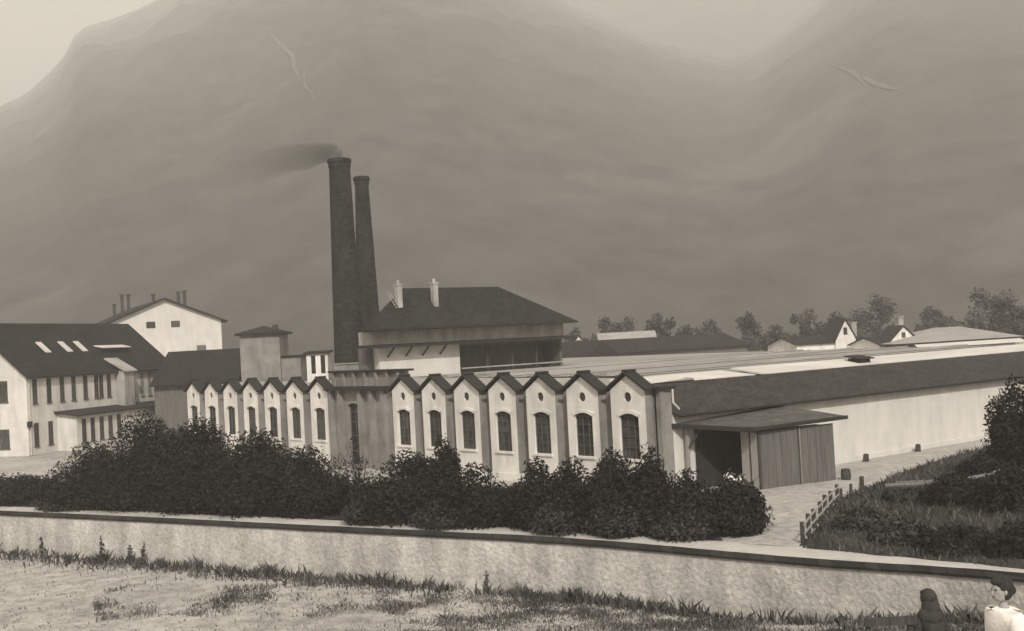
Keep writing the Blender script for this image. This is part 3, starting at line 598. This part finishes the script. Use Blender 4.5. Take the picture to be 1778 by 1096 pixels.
small_house('village_house', (Vector((-86.4, 69.0, 0)), Vector((.45, .893, 0)), Vector((-.893, .45, 0))), 5, 6, 7.0, 8.4, 'tiny white gabled house just right of the boiler house', (2.0, 1.2, 8.0, 9.7))
small_house('village_house', (Vector((-108.5, 97, 0)), Vector((.6, .8, 0)), Vector((-.8, .6, 0))), 10, 9, 7.0, 9.9, 'pale-roofed house among the trees behind the warehouse', None, 'plaster_dim', 'flat_roof')
t = thing('hall_annex', (-52, 115, 0), 'wide building with pale hipped roof and dark eaves beyond the right end', 'annex')
p0, p1, p2, p3, q0, q1 = (-52.6, 103, 6.0), (-46.4, 128.5, 6.0), (-60, 134, 6.0), (-66, 112, 6.0), (-56.9, 120.5, 8.0), (-55.6, 125.5, 8.0)
b = MB(); b.add([p0, p1, p2, p3, q0, q1], [(0, 1, 5, 4), (1, 2, 5), (2, 3, 4, 5), (3, 0, 4)]); b.build('roof', M['flat_roof'], t)
b = MB(); b.slab([p0, p1, p2, p3][::1], .18); b.v = [v - Vector((0, 0, .03)) for v in b.v]; b.build('eave', M['trim_dark'], t)
b = MB(); b.extr([(-53.4, 105, 0), (-47.6, 127.8, 0), (-60, 132, 0), (-65, 112, 0)], (0, 0, 5.7)); b.build('wall', M['boards_dark'], t)
b = MB(); b.add([(-50.5, 106, 5.2), (-44.6, 126, 5.2), (-46.4, 127, 5.75), (-51.6, 106.5, 5.75)], [(0, 1, 2, 3)]); b.build('porch_roof', M['sheet_pale'], t)

# ------------------------------------------------------------------ plants
def leaves(centres, n, size, jitter=.25, up=.3):
    """n leaf sprays spread through the shells of the given (x, y, z, rx, ry, rz) lobes."""
    c = np.array(centres); k = NP.choice(len(c), n, p=(c[:, 3] * c[:, 4]) / np.sum(c[:, 3] * c[:, 4])); c = c[k]
    d = NP.normal(size=(n, 3)); d /= np.linalg.norm(d, axis=1)[:, None]
    rad = 1 - np.abs(NP.normal(0, jitter, n)); rad = np.where(NP.random(n) < .06, 1 + NP.random(n) * .12, rad)
    p = c[:, :3] + d * c[:, 3:] * rad[:, None]
    nrm = d + NP.normal(0, .7, (n, 3)) + [0, 0, up]; nrm /= np.linalg.norm(nrm, axis=1)[:, None]
    a = np.cross(nrm, NP.normal(size=(n, 3))); a /= np.linalg.norm(a, axis=1)[:, None] + 1e-9; bb = np.cross(nrm, a)
    s = size * NP.uniform(.5, 1.3, n)[:, None]; l = s * NP.uniform(.8, 1.7, (n, 1))
    V = np.stack([p - a * l, p + bb * s * .6 - a * l * .1, p + a * l, p - bb * s * .6 + a * l * .1], 1).reshape(-1, 3)
    keep = np.repeat(V.reshape(-1, 4, 3)[:, :, 2].min(1) > gz(0, 0) - .2, 4)
    V = V[keep]; return V, np.arange(len(V)).reshape(-1, 4)
def bush(name, x, y, h, hw, label, m, cat='bush', group='bushes between road and factory', dens=1.0, loose=False, base=None, leaf=.095):
    z0 = gz(x, y) if base is None else base
    t = thing(name, (x, y, z0), label, cat, group); lobes = []
    nl = 9 if not loose else 7
    for k in range(nl):
        a = rnd.uniform(0, 6.28); r = hw * rnd.uniform(.15, .68); q = rnd.uniform(.18, .8)
        lobes.append((x + math.cos(a) * r, y + math.sin(a) * r, z0 + h * q * (1 - .35 * r / hw), hw * rnd.uniform(.3, .5), hw * rnd.uniform(.3, .5), h * rnd.uniform(.14, .26)))
    lobes.append((x, y, z0 + h * .8, hw * .38, hw * .38, h * .2)); lobes.append((x, y, z0 + h * .42, hw * .85, hw * .85, h * .42)); lobes.append((x, y, z0 + h * .3, hw * 1.05, hw * .95, h * .34)); lobes.append((x, y, z0 + h * .15, hw * 1.0, hw * .9, h * .3))
    if loose: lobes = [(a, b_, c, d * .7, e * .7, f * .9) for a, b_, c, d, e, f in lobes]
    V, F = leaves(lobes, int((11000 if not loose else 1300) * dens * max(.4, h * hw / 9)), leaf * (1 if not loose else .8), .3)
    numpy_mesh('foliage', V, F, m, t)
    b = MB()
    for k in range(5):
        a = rnd.uniform(0, 6.28); e = Vector((x + math.cos(a) * hw * .5, y + math.sin(a) * hw * .5, z0 + h * rnd.uniform(.6, .85)))
        b.tube((x + math.cos(a) * .1, y + math.sin(a) * .1, z0), e, .06, .02, 5)
    for k in range(10):
        l = rnd.choice(lobes); a = rnd.uniform(0, 6.28); b.tube((l[0], l[1], l[2]), (l[0] + math.cos(a) * l[3] * .9, l[1] + math.sin(a) * l[4] * .9, l[2] + l[5] * rnd.uniform(.6, 1.2)), .025, .008, 4)
    b.build('stem', M['bark'], t); return t
BU = [(-37.0, -24.0, 2.0, 2.6, 'low dark bush at the left edge beside the pale road', 0),
 (-29.3, -22.2, 4.5, 2.8, 'rounded dark bush climbing in front of the white office building', 0),
 (-25.1, -20.4, 6.4, 3.0, 'tallest dark bush on the left, below the office veranda', 0),
 (-20.6, -18.5, 6.0, 3.0, 'big dark bush in front of the farthest gabled bays', 0),
 (-15.9, -17.0, 5.2, 2.9, 'dark bush sloping down below the middle left bays', 0),
 (-12.1, -15.7, 4.1, 2.2, 'lower dark bush below the last of the left bays', 0),
 (-8.8, -14.6, 4.9, 1.5, 'loose airy bush before the tall door of the factory front', 2),
 (-4.6, -14.0, 4.0, 2.5, 'broad dark bush below the first right bays', 0),
 (-2.3, -13.2, 4.9, .95, 'narrow pointed bush with spire before the second right bay', 0),
 (-.2, -12.8, 3.4, 1.8, 'dark bush sloping into the gap below two windows', 0),
 (3.4, -11.7, 3.7, 1.3, 'dark bush right of the gap in front of the white bays', 0),
 (5.4, -11.1, 3.8, 1.4, 'dark bush before the fifth right bay', 0),
 (7.6, -10.4, 4.1, 1.6, 'dark bush before the arched door in the sixth right bay', 0),
 (9.4, -9.8, 4.4, 1.15, 'upright dark bush below the nearest gabled bay', 0),
 (10.9, -9.0, 3.2, 1.6, 'dark bush below the grey corner of the hall', 0),
 (11.4, -6.6, 2.9, 1.5, 'dark bush in front of the canopy opening', 0),
 (12.6, -7.6, 2.4, 1.1, 'rounded dark bush at the edge of the gravel drive', 0),
 (-29.6, -23.6, 1.5, 2.2, 'low leafy bush by the road at the far left', 1),
 (-5.7, -15.4, 1.7, 1.8, 'low leafy bush by the road left of the middle', 1),
 (-1.1, -14.2, 1.5, 1.7, 'low leafy bush by the road at the middle', 1),
 (5.4, -11.9, 2.1, 1.7, 'low speckled bush by the road before the fifth bay', 1),
 (8.4, -11.0, 1.9, 1.6, 'low speckled bush by the road before the sixth bay', 1),
 (11.3, -10.0, 1.8, 1.5, 'low speckled bush by the road next to the drive', 1)]
for x, y, h, hw, l, k in BU:
    bush('bush', x, y, h * (1 if k else .96), hw * (1 if k else 1.22), l, M['leaf_light'] if k == 1 else M['leaf'], loose=(k == 2), dens=1.0)
RB = [(15.9, 11.2, 5.4, 1.7, 'tall twiggy bush at the right edge hiding the end of the white wall', 0),
 (17.8, 11.6, 5.0, 2.2, 'tall dark bush at the extreme right edge', 0),
 (14.8, 9.6, 1.8, 1.5, 'dark bush at the foot of the tall right bush', 0),
 (14.9, 2.6, .7, 1.4, 'low bush on the bank beside the pale logs', 1),
 (18.4, 1.0, 1.9, 1.8, 'dark bush in the middle of the right bank', 0),
 (22.0, -.4, 3.0, 1.9, 'dark bush high on the bank at the right edge', 0),
 (17.2, -4.6, 1.4, 1.4, 'low bush on the bank next to the fence', 1),
 (20.1, -6.0, 1.4, 1.5, 'low bush on the bank above the bend of the road', 1),
 (22.8, -6.6, 1.7, 1.7, 'low dark bush above the road near the right edge', 0),
 (25.2, -6.2, 2.0, 1.6, 'dark bush above the road at the right edge', 0)]
def bank_z(x, y):
    d, i_ = min((math.hypot(x - p.x, y - p.y), i) for i, p in enumerate(dr_r)); return ramp(i_) * np.interp(d, [0, .5, 2.9, 7.2, 14.4, 24], [0, .12, .45, 1.0, 1.7, 2.2])
for x, y, h, hw, l, k in RB:
    bush('bush', x, y, h * (.97 if h > 4 else .75), hw, l, M['leaf_light'] if k == 1 else M['leaf'], group='bushes on the right bank', base=float(bank_z(x, y)) - .1)
b_ = bush('bush', -86.2, -14.8, 1.2, 2.2, 'small low hedge-like bush at the foot of the office gable', M['leaf'], group='bushes between road and factory')
bush('bush', -3.0, -1.2, 2.2, 1.0, 'small dark bush against the foot of the nearest bay', M['leaf'])
lob = []
for i in range(150):
    k = rnd.uniform(0, len(und_n) - 1.01); i0 = int(k); p = und_n[i0].lerp(und_n[i0 + 1], k - i0).lerp(und_f[i0].lerp(und_f[i0 + 1], k - i0), rnd.uniform(.06, .5)); hh = rnd.uniform(.7, 1.5)
    if -3 < p.x < 2.5: hh *= .6
    lob.append((p.x, p.y, .35, rnd.uniform(.8, 1.5), rnd.uniform(.8, 1.3), hh))
V, F = leaves(lob, 60000, .10, .3); stuff(numpy_mesh('ground_cover', V, F, M['leaf']))
def tree(x, y, h, r, label):
    t = thing('tree', (x, y, 0), label, 'tree', 'trees beyond the factory')
    b = MB(); top = Vector((x + rnd.uniform(-.5, .5), y, h * .7)); b.tube((x, y, 0), (x + .1, y, h * .35), .4, .28, 7); b.tube((x + .1, y, h * .35), top, .28, .1, 6)
    lobes = []
    for k in range(10):
        a = k * 2.4 + rnd.uniform(-.4, .4); q = rnd.uniform(.35, .85); rr = r * rnd.uniform(.4, .85) * (1.15 - abs(q - .55))
        e = Vector((x + math.cos(a) * rr, y + math.sin(a) * rr, h * q)); b.tube((x + .1, y, h * (q * .7)), e, .12, .04, 5)
        lobes.append((e.x, e.y, e.z, r * rnd.uniform(.3, .5), r * rnd.uniform(.3, .5), h * rnd.uniform(.08, .14)))
    lobes.append((x, y, h * .87, r * .4, r * .4, h * .12)); lobes.append((x, y, h * .5, r * .6, r * .6, h * .3))
    b.build('trunk', M['bark'], t); V, F = leaves(lobes, 1700, .34, .4); numpy_mesh('crown', V, F, M['leaf_tree'], t)
TR = [(-116, 105, 13.4, 3.3, 'hazy tree rising behind the warehouse, nearest the boiler house'), (-120, 115, 13.3, 4.0, 'hazy broad tree behind the left half of the warehouse'), (-117, 120, 13.8, 3.4, 'hazy tree with rounded top behind the middle of the warehouse'), (-117, 128, 11.2, 4.0, 'low hazy tree behind the right half of the warehouse'), (-114, 132, 12.3, 3.5, 'hazy rounded tree behind the right end of the warehouse'), (-109, 138, 12.9, 2.9, 'narrow hazy tree right of the warehouse'), (-109, 146, 10.2, 4.7, 'low wide tree left of the village houses'), (-98, 143, 12.9, 3.6, 'tree left behind the steep-gabled house'), (-92, 143, 12.0, 3.9, 'bushy tree directly behind the steep white gable'), (-93, 158, 15.4, 4.4, 'tallest tree between the two white gables'), (-92, 175, 12.4, 2.6, 'slim tree behind the tall pale chimney'), (-69, 155, 15.0, 4.8, 'large dark tree behind the pale hipped roof'), (-58, 145, 13.8, 4.4, 'large dark tree at the far right edge behind the hall'), (-90, 178, 10.1, 3.6, 'low tree behind the left slope of the pale hipped roof'), (-131, 111, 11.6, 2.9, 'hazy tree peeping over the right eave of the boiler house'), (-55, 150, 14.5, 4.6, 'dark tree cut by the right edge of the picture')]
for a in TR: tree(*a)

# grass and weeds
def blades(name, pts, h, wd, m, lean=.35):
    p = np.array(pts); n = len(p); a = NP.uniform(0, 6.28, n); hh = (h * NP.uniform(.25, 1.3, n) * (1 + .5 * np.sin(p[:, 0] * 1.9 + p[:, 1]) * np.sin(p[:, 1] * 2.7)))[:, None]; ww = wd * NP.uniform(.6, 1.4, n)
    sd = np.stack([np.cos(a) * ww, np.sin(a) * ww, 0 * a], 1); ln = NP.normal(0, lean, (n, 3)) * hh; ln[:, 2] = 0
    up = np.concatenate([np.zeros((n, 2)), hh], 1)
    V = np.stack([p - sd, p + sd, p + up * .6 + ln * .4 + sd * .6, p + up + ln], 1).reshape(-1, 3)
    return stuff(numpy_mesh(name, V, np.arange(4 * n).reshape(-1, 4), m))
led = []; WX = [p.x for p in WP]; WY = [p.y for p in WP]
for i in range(14, len(WP)):
    p = WP[i]; d = (p - WP[i - 1]).normalized()
    for q in (0, 1, 2): led.append(WP[i - 1].lerp(p, q / 3) + Vector((d.y, -d.x, 0)) * .55)
pts = []
for i in range(14000):
    k = rnd.uniform(0, len(led) - 1.01); i0 = int(k); p = led[i0].lerp(led[i0 + 1], k - i0); u_ = k / len(led)
    d = (led[i0 + 1] - led[i0]).normalized(); nn = Vector((-d.y, d.x, 0)); wid = np.interp(u_, [0, .35, .5, .75, 1], [1.5, 1.3, .55, .5, .5])
    q = p + nn * (rnd.gauss(0, wid * .5)); c = noise.noise(Vector((q.x * .35, q.y * .35, 5)))
    c += .5 * noise.noise(Vector((q.x * 1.3, q.y * 1.3, 2)))
    if c < np.interp(u_, [0, .3, .42, 1], [-.6, -.35, .06, .1]) + rnd.gauss(0, .25): continue
    if q.y > np.interp(q.x, WX, WY) - .1: continue
    pts.append((q.x, q.y, gz(q.x, q.y) - .03))
blades('weed_strip', pts, .36, .035, M['grass_dark'])
pts, mid = [], []
while len(pts) < 12000 or len(mid) < 30000:
    s = rnd.uniform(29, 50); ta = rnd.uniform(-.36, .5); x = CAM.x + DH.x * s + RH.x * ta * s; y = CAM.y + DH.y * s + RH.y * ta * s
    if y > np.interp(x, WX, WY) - .15: continue
    c = noise.fractal(Vector((x * .25, y * .25, 1)), .8, 2, 5) + .25 * noise.noise(Vector((x * 1.6, y * 1.6, 4))) + np.interp(ta, [-.3, -.12, .05], [-.5, -.2, .08]); r = rnd.gauss(0, .2)
    if c + r > .30: pts.append((x, y, gz(x, y) - .02))
    elif c + r > -.02: mid.append((x, y, gz(x, y) - .02))
blades('rough_grass', pts, .15, .028, M['grass_dark'])
blades('meadow_grass', mid, .12, .03, M['grass_mid'])
pts = []
for i in range(30000):
    s = rnd.uniform(28, 62); ta = rnd.uniform(-.5, .5); x = CAM.x + DH.x * s + RH.x * ta * s; y = CAM.y + DH.y * s + RH.y * ta * s
    if y < np.interp(x, WX, WY) - .1: pts.append((x, y, gz(x, y) - .02))
blades('dry_grass', pts, .10, .03, M['grass_pale'])
pts = []
for i in range(20000):
    k = rnd.uniform(0, len(dr_r) - 14.01); i0 = int(k); a = dr_r[i0].lerp(dr_r[i0 + 1], k - i0); c = bk_o[i0].lerp(bk_o[i0 + 1], k - i0); u_ = rnd.random() ** 1.6; p = a.lerp(c, .01 + u_ * .7)
    pts.append((p.x, p.y, float(np.interp(u_ * .7, [0, .02, .12, .3, .6, 1], [.0, .12, .45, 1.0, 1.7, 2.2])) * ramp(k) - .03))
blades('bank_grass', pts, .32, .04, M['grass_dark'])
for (x, y, h, l) in [(-6.6, -29.7, 1.15, 'tallest dark weed stalk standing in the weeds at the foot of the boundary wall'), (-4.9, -29.0, .85, 'thin weed stalk right of the tallest one, at the foot of the boundary wall'), (-4.1, -28.7, .9, 'rightmost thin weed stalk of the three at the foot of the boundary wall'), (-10.5, -31.2, .9, 'single thin weed against the boundary wall at far left'), (13.6, -22.7, .8, 'thin upright weed against the boundary wall below the nearest bays')]:
    t = thing('weed', (x, y, gz(x, y)), l, 'weed', 'tall weeds along the wall'); z = gz(x, y)
    b = MB(); b.tube((x, y, z - .05), (x + .05, y, z + h), .035, .015, 5); b.build('stalk', M['grass_dark'], t)
    V, F = leaves([(x + .03, y, z + h * (.3 + .18 * k), .16 - .02 * k, .16 - .02 * k, .14) for k in range(5)], int(70 * h), .08, .4); numpy_mesh('leaf', V, F, M['grass_dark'], t)

# ------------------------------------------------------------------ fence by the drive, logs on the bank
FP = [(16.6, -8.1), (15.6, -6.4), (14.6, -4.7), (13.6, -2.9), (12.6, -1.2), (11.6, .6), (10.6, 2.5)]
t = thing('handrail_fence', (16.6, -8.1, 0), 'wooden rail fence with pale rails down the right side of the gravel drive', 'fence')
for i, (x, y) in enumerate(FP):
    b = MB(); b.box(x - .07, x + .07, y - .07, y + .07, -.1, .95 + .05 * math.sin(i * 2.1)); b.build('post', M['post'], t)
for z in (.45, .85):
    b = MB()
    for p, q in zip(FP, FP[1:]): b.tube((p[0] + .09, p[1] + .02, z + rnd.uniform(-.03, .03)), (q[0] + .09, q[1] + .02, z + rnd.uniform(-.03, .03)), .05, .05, 6)
    b.build('rail', M['rail'], t)
for (x, y, h), l in zip([(10.08, 3.5, .6), (9.77, 4.8, .68), (9.48, 6.2, .9)], ['dark wooden post at the top of the rail fence', 'middle dark post of the three standing free beside the drive', 'thickest and last dark post beside the drive']):
    b = MB(); b.tube((x, y, -.1), (x + .03, y, h), .09 if h < .8 else .14, .08 if h < .8 else .12, 7); tag(b.build('fence_post', M['post'], at=(x, y, 0)), l, 'post', 'posts beside the drive')
for (a, c, r), l in zip([((12.1, 4.6, .72), (15.3, 5.9, .98), .12), ((11.2, 6.9, .55), (14.2, 7.5, .85), .1), ((17.1, 3.3, 1.42), (17.6, 6.2, 1.62), .11)], ['pale log lying on the bank, lower of the two side by side', 'pale log lying on the bank, upper of the two side by side', 'short pale log lying apart at the right on the bank']):
    b = MB(); a, c = Vector(a), Vector(c); mid = (a + c) / 2 + Vector((.05, .1, -.03)); b.tube(a, mid, r, r * .95, 8); b.tube(mid, c, r * .95, r * .8, 8)
    tag(b.build('log', M['log'], at=a), l, 'log', 'logs on the bank')

# ------------------------------------------------------------------ people and bench in the foreground
def skin_chain(name, joints, edges, m, parent, sub=2, root=0):
    o0 = ORG[parent.name]; me = bpy.data.meshes.new(name); me.from_pydata([Vector(j[0]) - o0 for j in joints], edges, []); me.materials.append(m)
    o = bpy.data.objects.new(name, me); COL.objects.link(o); o.parent = parent; ORG[o.name] = o0
    sk = o.modifiers.new('skin', 'SKIN'); sk.use_smooth_shade = True
    lay = me.skin_vertices[0].data if len(me.skin_vertices) else None
    if lay is None:
        bpy.context.view_layer.objects.active = o; bpy.ops.mesh.customdata_skin_add(); lay = me.skin_vertices[0].data
    for i, j in enumerate(joints):
        r = j[1]; lay[i].radius = r if isinstance(r, tuple) else (r, r); lay[i].use_root = (i == root)
    s = o.modifiers.new('sub', 'SUBSURF'); s.levels = sub; s.render_levels = sub; return o
def ellipsoid(mb, c, rx, ry, rz, fx, n=14):
    """Ball with its x axis turned to direction fx (horizontal)."""
    fx = Vector(fx); fy = Vector((-fx.y, fx.x, 0)); c = Vector(c); pts = []
    for i in range(n + 1):
        th = math.pi * i / n
        for k in range(n): ph = 2 * math.pi * k / n; pts.append(c + fx * (rx * math.sin(th) * math.cos(ph)) + fy * (ry * math.sin(th) * math.sin(ph)) + Vector((0, 0, rz * math.cos(th))))
    mb.add(pts, [(i * n + k, (i + 1) * n + k, (i + 1) * n + (k + 1) % n, i * n + (k + 1) % n) for i in range(n) for k in range(n)])
def head_on(t, c, f, r=.1, hairm='hair', bun=True, scarf=False):
    """Head with face, hair; c = head centre, f = facing direction."""
    f = Vector(f).normalized(); sdv = Vector((-f.y, f.x, 0)); c = Vector(c)
    b = MB(); ellipsoid(b, c, .098, .076, .115, f); ellipsoid(b, c + f * .03 - Vector((0, 0, .05)), .068, .055, .068, f)
    for sx in (-1, 1): ellipsoid(b, c + sdv * .077 * sx - Vector((0, 0, .01)), .018, .01, .03, f, 8)
    h = b.build('head', M['skin'], t, smooth=True)
    b = MB(); ellipsoid(b, c + f * .098 - Vector((0, 0, .024)), .02, .013, .024, f, 8); b.build('nose', M['skin'], h, smooth=True)
    b = MB()
    for sx in (-1, 1): ellipsoid(b, c + f * .083 + sdv * .033 * sx + Vector((0, 0, .012)), .012, .014, .009, f, 8)
    ellipsoid(b, c + f * .088 - Vector((0, 0, .062)), .012, .024, .007, f, 8); b.build('facial_feature', M['hair'], h, smooth=True)
    b = MB(); ellipsoid(b, c - f * .022 + Vector((0, 0, .034)), .105, .09, .102, f); ellipsoid(b, c + f * .045 + Vector((0, 0, .085)), .06, .066, .04, f)
    ellipsoid(b, c - f * .03 - Vector((0, 0, .02)), .082, .086, .09, f)
    if bun: ellipsoid(b, c - f * .105 - Vector((0, 0, .01)), .05, .055, .05, f)
    b.build('hair', M[hairm], t, smooth=True)
def finger_set(mb, wrist, d, up):
    """Palm, four unequal fingers and a thumb, slightly curled."""
    d = Vector(d).normalized(); up = Vector(up); s = d.cross(up).normalized(); up = s.cross(d)
    pc = Vector(wrist) + d * .05; mb.tube(Vector(wrist), pc + d * .035, .026, .036, 8)
    for k, ln in enumerate((.062, .074, .07, .054)):
        a = pc + d * .03 + s * (.027 - .018 * k); m1 = a + d * ln * .5 - up * .006; mb.tube(a, m1, .0095, .0085, 6); mb.tube(m1, m1 + d * ln * .42 - up * ln * .3, .0085, .0065, 6)
    a = pc + s * .03; m1 = a + (d * .6 + s * .7) * .035; mb.tube(a, m1, .011, .0095, 6); mb.tube(m1, m1 + d * .03, .0095, .007, 6)
def seated(P, f, label):
    """Person sitting on the bench, seen from behind; P = seat point, f = facing direction."""
    f = Vector(f).normalized(); s = Vector((-f.y, f.x, 0)); P = Vector(P); t = thing('person', P - Vector((0, 0, .45)), label, 'person'); Z = Vector((0, 0, 1))
    J = [(P + Z * .1, (.15, .12)), (P + Z * .3 + f * .0, (.14, .11)), (P + Z * .48 + f * .02, (.16, .115)), (P + Z * .60 + f * .02, (.06, .06)), (P + Z * .68 + f * .03, (.05, .05))]
    E = [(0, 1), (1, 2), (2, 3), (3, 4)]
    for sx in (-1, 1):
        i = len(J); J += [(P + s * .19 * sx + Z * .5 + f * .02, .065), (P + s * .25 * sx + Z * .26 + f * .02, .05), (P + s * .14 * sx + Z * .14 + f * .24, .036)]; E += [(2, i), (i, i + 1), (i + 1, i + 2)]
        k = len(J); J += [(P + s * .1 * sx + Z * .06 + f * .05, .09), (P + s * .11 * sx + Z * .05 + f * .45, .07), (P + s * .11 * sx - Z * .38 + f * .47, .045), (P + s * .11 * sx - Z * .42 + f * .58, .04)]; E += [(0, k), (k, k + 1), (k + 1, k + 2), (k + 2, k + 3)]
    skin_chain('body', J, E, M['skin'], t)
    head_on(t, P + Z * .79 + f * .04, f + s * .5, hairm='hair', bun=True)
    JJ = [(P + Z * .06, (.2, .16)), (P + Z * .28, (.175, .14)), (P + Z * .47 + f * .01, (.185, .14)), (P + Z * .575 + f * .01, (.10, .10)), (P + Z * .64 + f * .01, (.075, .075))]; EE = [(0, 1), (1, 2), (2, 3), (3, 4)]
    for sx in (-1, 1):
        i = len(JJ); JJ += [(P + s * .2 * sx + Z * .5 + f * .02, .085), (P + s * .26 * sx + Z * .26 + f * .02, .07), (P + s * .16 * sx + Z * .14 + f * .2, .05)]; EE += [(2, i), (i, i + 1), (i + 1, i + 2)]
    skin_chain('shawl', JJ, EE, M['coat'], t)
    b = MB(); ellipsoid(b, P + Z * .81 + f * .01, .125, .112, .135, f); ellipsoid(b, P + Z * .68 - f * .02, .12, .135, .16, f); ellipsoid(b, P + Z * .55 - f * .01, .15, .21, .15, f); b.build('headscarf', M['coat'], t, smooth=True)
    K = [(P + Z * .07, (.2, .15)), (P + Z * .06 + f * .28, (.2, .12)), (P + Z * .04 + f * .47, (.19, .11)), (P - Z * .15 + f * .5, (.18, .1)), (P - Z * .34 + f * .52, (.19, .1))]
    skin_chain('skirt', K, [(0, 1), (1, 2), (2, 3), (3, 4)], M['skirt'], t)
    b = MB()
    for sx in (-1, 1): finger_set(b, P + s * .14 * sx + Z * .14 + f * .24, f * .8 - s * .5 * sx, Z)
    b.build('hand', M['skin'], t, smooth=True); return t
def standing(P, f, label):
    f = Vector(f).normalized(); s = Vector((-f.y, f.x, 0)); P = Vector(P); t = thing('person', P, label, 'person'); Z = Vector((0, 0, 1))
    J = [(P + Z * .9, (.14, .11)), (P + Z * 1.08, (.12, .095)), (P + Z * 1.25, (.125, .085)), (P + Z * 1.34, (.052, .052)), (P + Z * 1.43 + f * .01, (.048, .048))]; E = [(0, 1), (1, 2), (2, 3), (3, 4)]
    for sx in (-1, 1):
        i = len(J); J += [(P + s * .155 * sx + Z * 1.245, .05), (P + s * .22 * sx + Z * 1.02 - f * .02, .042), (P + s * .2 * sx + Z * .8 + f * .06, .032)]; E += [(2, i), (i, i + 1), (i + 1, i + 2)]
        k = len(J); J += [(P + s * .09 * sx + Z * .84, .085), (P + s * .1 * sx + Z * .46 + f * .02, .06), (P + s * .1 * sx + Z * .08, .042), (P + s * .1 * sx + Z * .04 + f * .13, .035)]; E += [(0, k), (k, k + 1), (k + 1, k + 2), (k + 2, k + 3)]
    skin_chain('body', J, E, M['skin'], t); head_on(t, P + Z * 1.535 + f * .02, f, bun=True)
    JJ = [(P + Z * .92, (.165, .13)), (P + Z * 1.08, (.15, .12)), (P + Z * 1.25, (.19, .14)), (P + Z * 1.325, (.11, .10)), (P + Z * 1.37, (.068, .068))]; EE = [(0, 1), (1, 2), (2, 3), (3, 4)]
    for sx in (-1, 1):
        i = len(JJ); JJ += [(P + s * .19 * sx + Z * 1.27, .1), (P + s * .24 * sx + Z * 1.05 - f * .02, .09), (P + s * .21 * sx + Z * .84 + f * .05, .05)]; EE += [(2, i), (i, i + 1), (i + 1, i + 2)]
    skin_chain('blouse', JJ, EE, M['shirt'], t)
    skin_chain('skirt', [(P + Z * .95, (.15, .12)), (P + Z * .75, (.2, .17)), (P + Z * .45, (.24, .2)), (P + Z * .15, (.28, .24))], [(0, 1), (1, 2), (2, 3)], M['skirt'], t)
    b = MB()
    for sx in (-1, 1): finger_set(b, P + s * .2 * sx + Z * .8 + f * .06, -Z + f * .2, f)
    b.build('hand', M['skin'], t, smooth=True); return t
away = Vector((-.781, .624, 0)); rgt = Vector((.624, .781, 0))
BP = Vector((39.27, -33.94, 3.94))
t = thing('bench', BP - rgt * .35, 'short dark plank-backed seat left of the person in the dark shawl', 'bench'); FBn = (Vector((BP.x, BP.y, 0)) - rgt * 1.02, rgt, away)
gb = 3.92
b = MB(FBn); b.box(0, .74, -.01, .03, gb + .97, gb + 1.09); b.box(.0, .74, -.012, .028, gb + .58, gb + .88); b.build('backrest', M['post'], t)
b = MB(FBn); b.box(0, .74, .06, .46, gb + .40, gb + .45); b.build('seat', M['post'], t)
for x in (.03, .63):
    b = MB(FBn); b.box(x, x + .07, .035, .1, gb - .35, gb + 1.08); b.build('leg', M['post'], t)
    b = MB(FBn); b.box(x, x + .07, .38, .45, gb - .35, gb + .399); b.build('leg', M['post'], t)
t = thing('stool', BP + away * .24, 'low wooden stool under the seated person in the dark shawl', 'stool')
b = MB((Vector((BP.x, BP.y, 0)) + away * .24, rgt, away)); b.box(-.2, .2, -.17, .17, gb + .38, gb + .44); b.build('seat', M['post'], t)
for x, y in ((-.18, -.15), (.12, -.15), (-.18, .09), (.12, .09)):
    b = MB((Vector((BP.x, BP.y, 0)) + away * .24, rgt, away)); b.box(x, x + .06, y, y + .06, gb - .4, gb + .379); b.build('leg', M['post'], t)
seated(BP + away * .24 + Vector((0, 0, .45)), away - rgt * .35, 'person sitting with back turned in a dark shawl drawn over the head')
sp = CAM + cd * 12 + cr * ((1752 - 889) / 2076.9 * 12); sp.z = 4.97
standing((42.57, -37.88, 4.92), -rgt - away * .2, 'person in a white blouse with dark hair at the right edge, facing left')
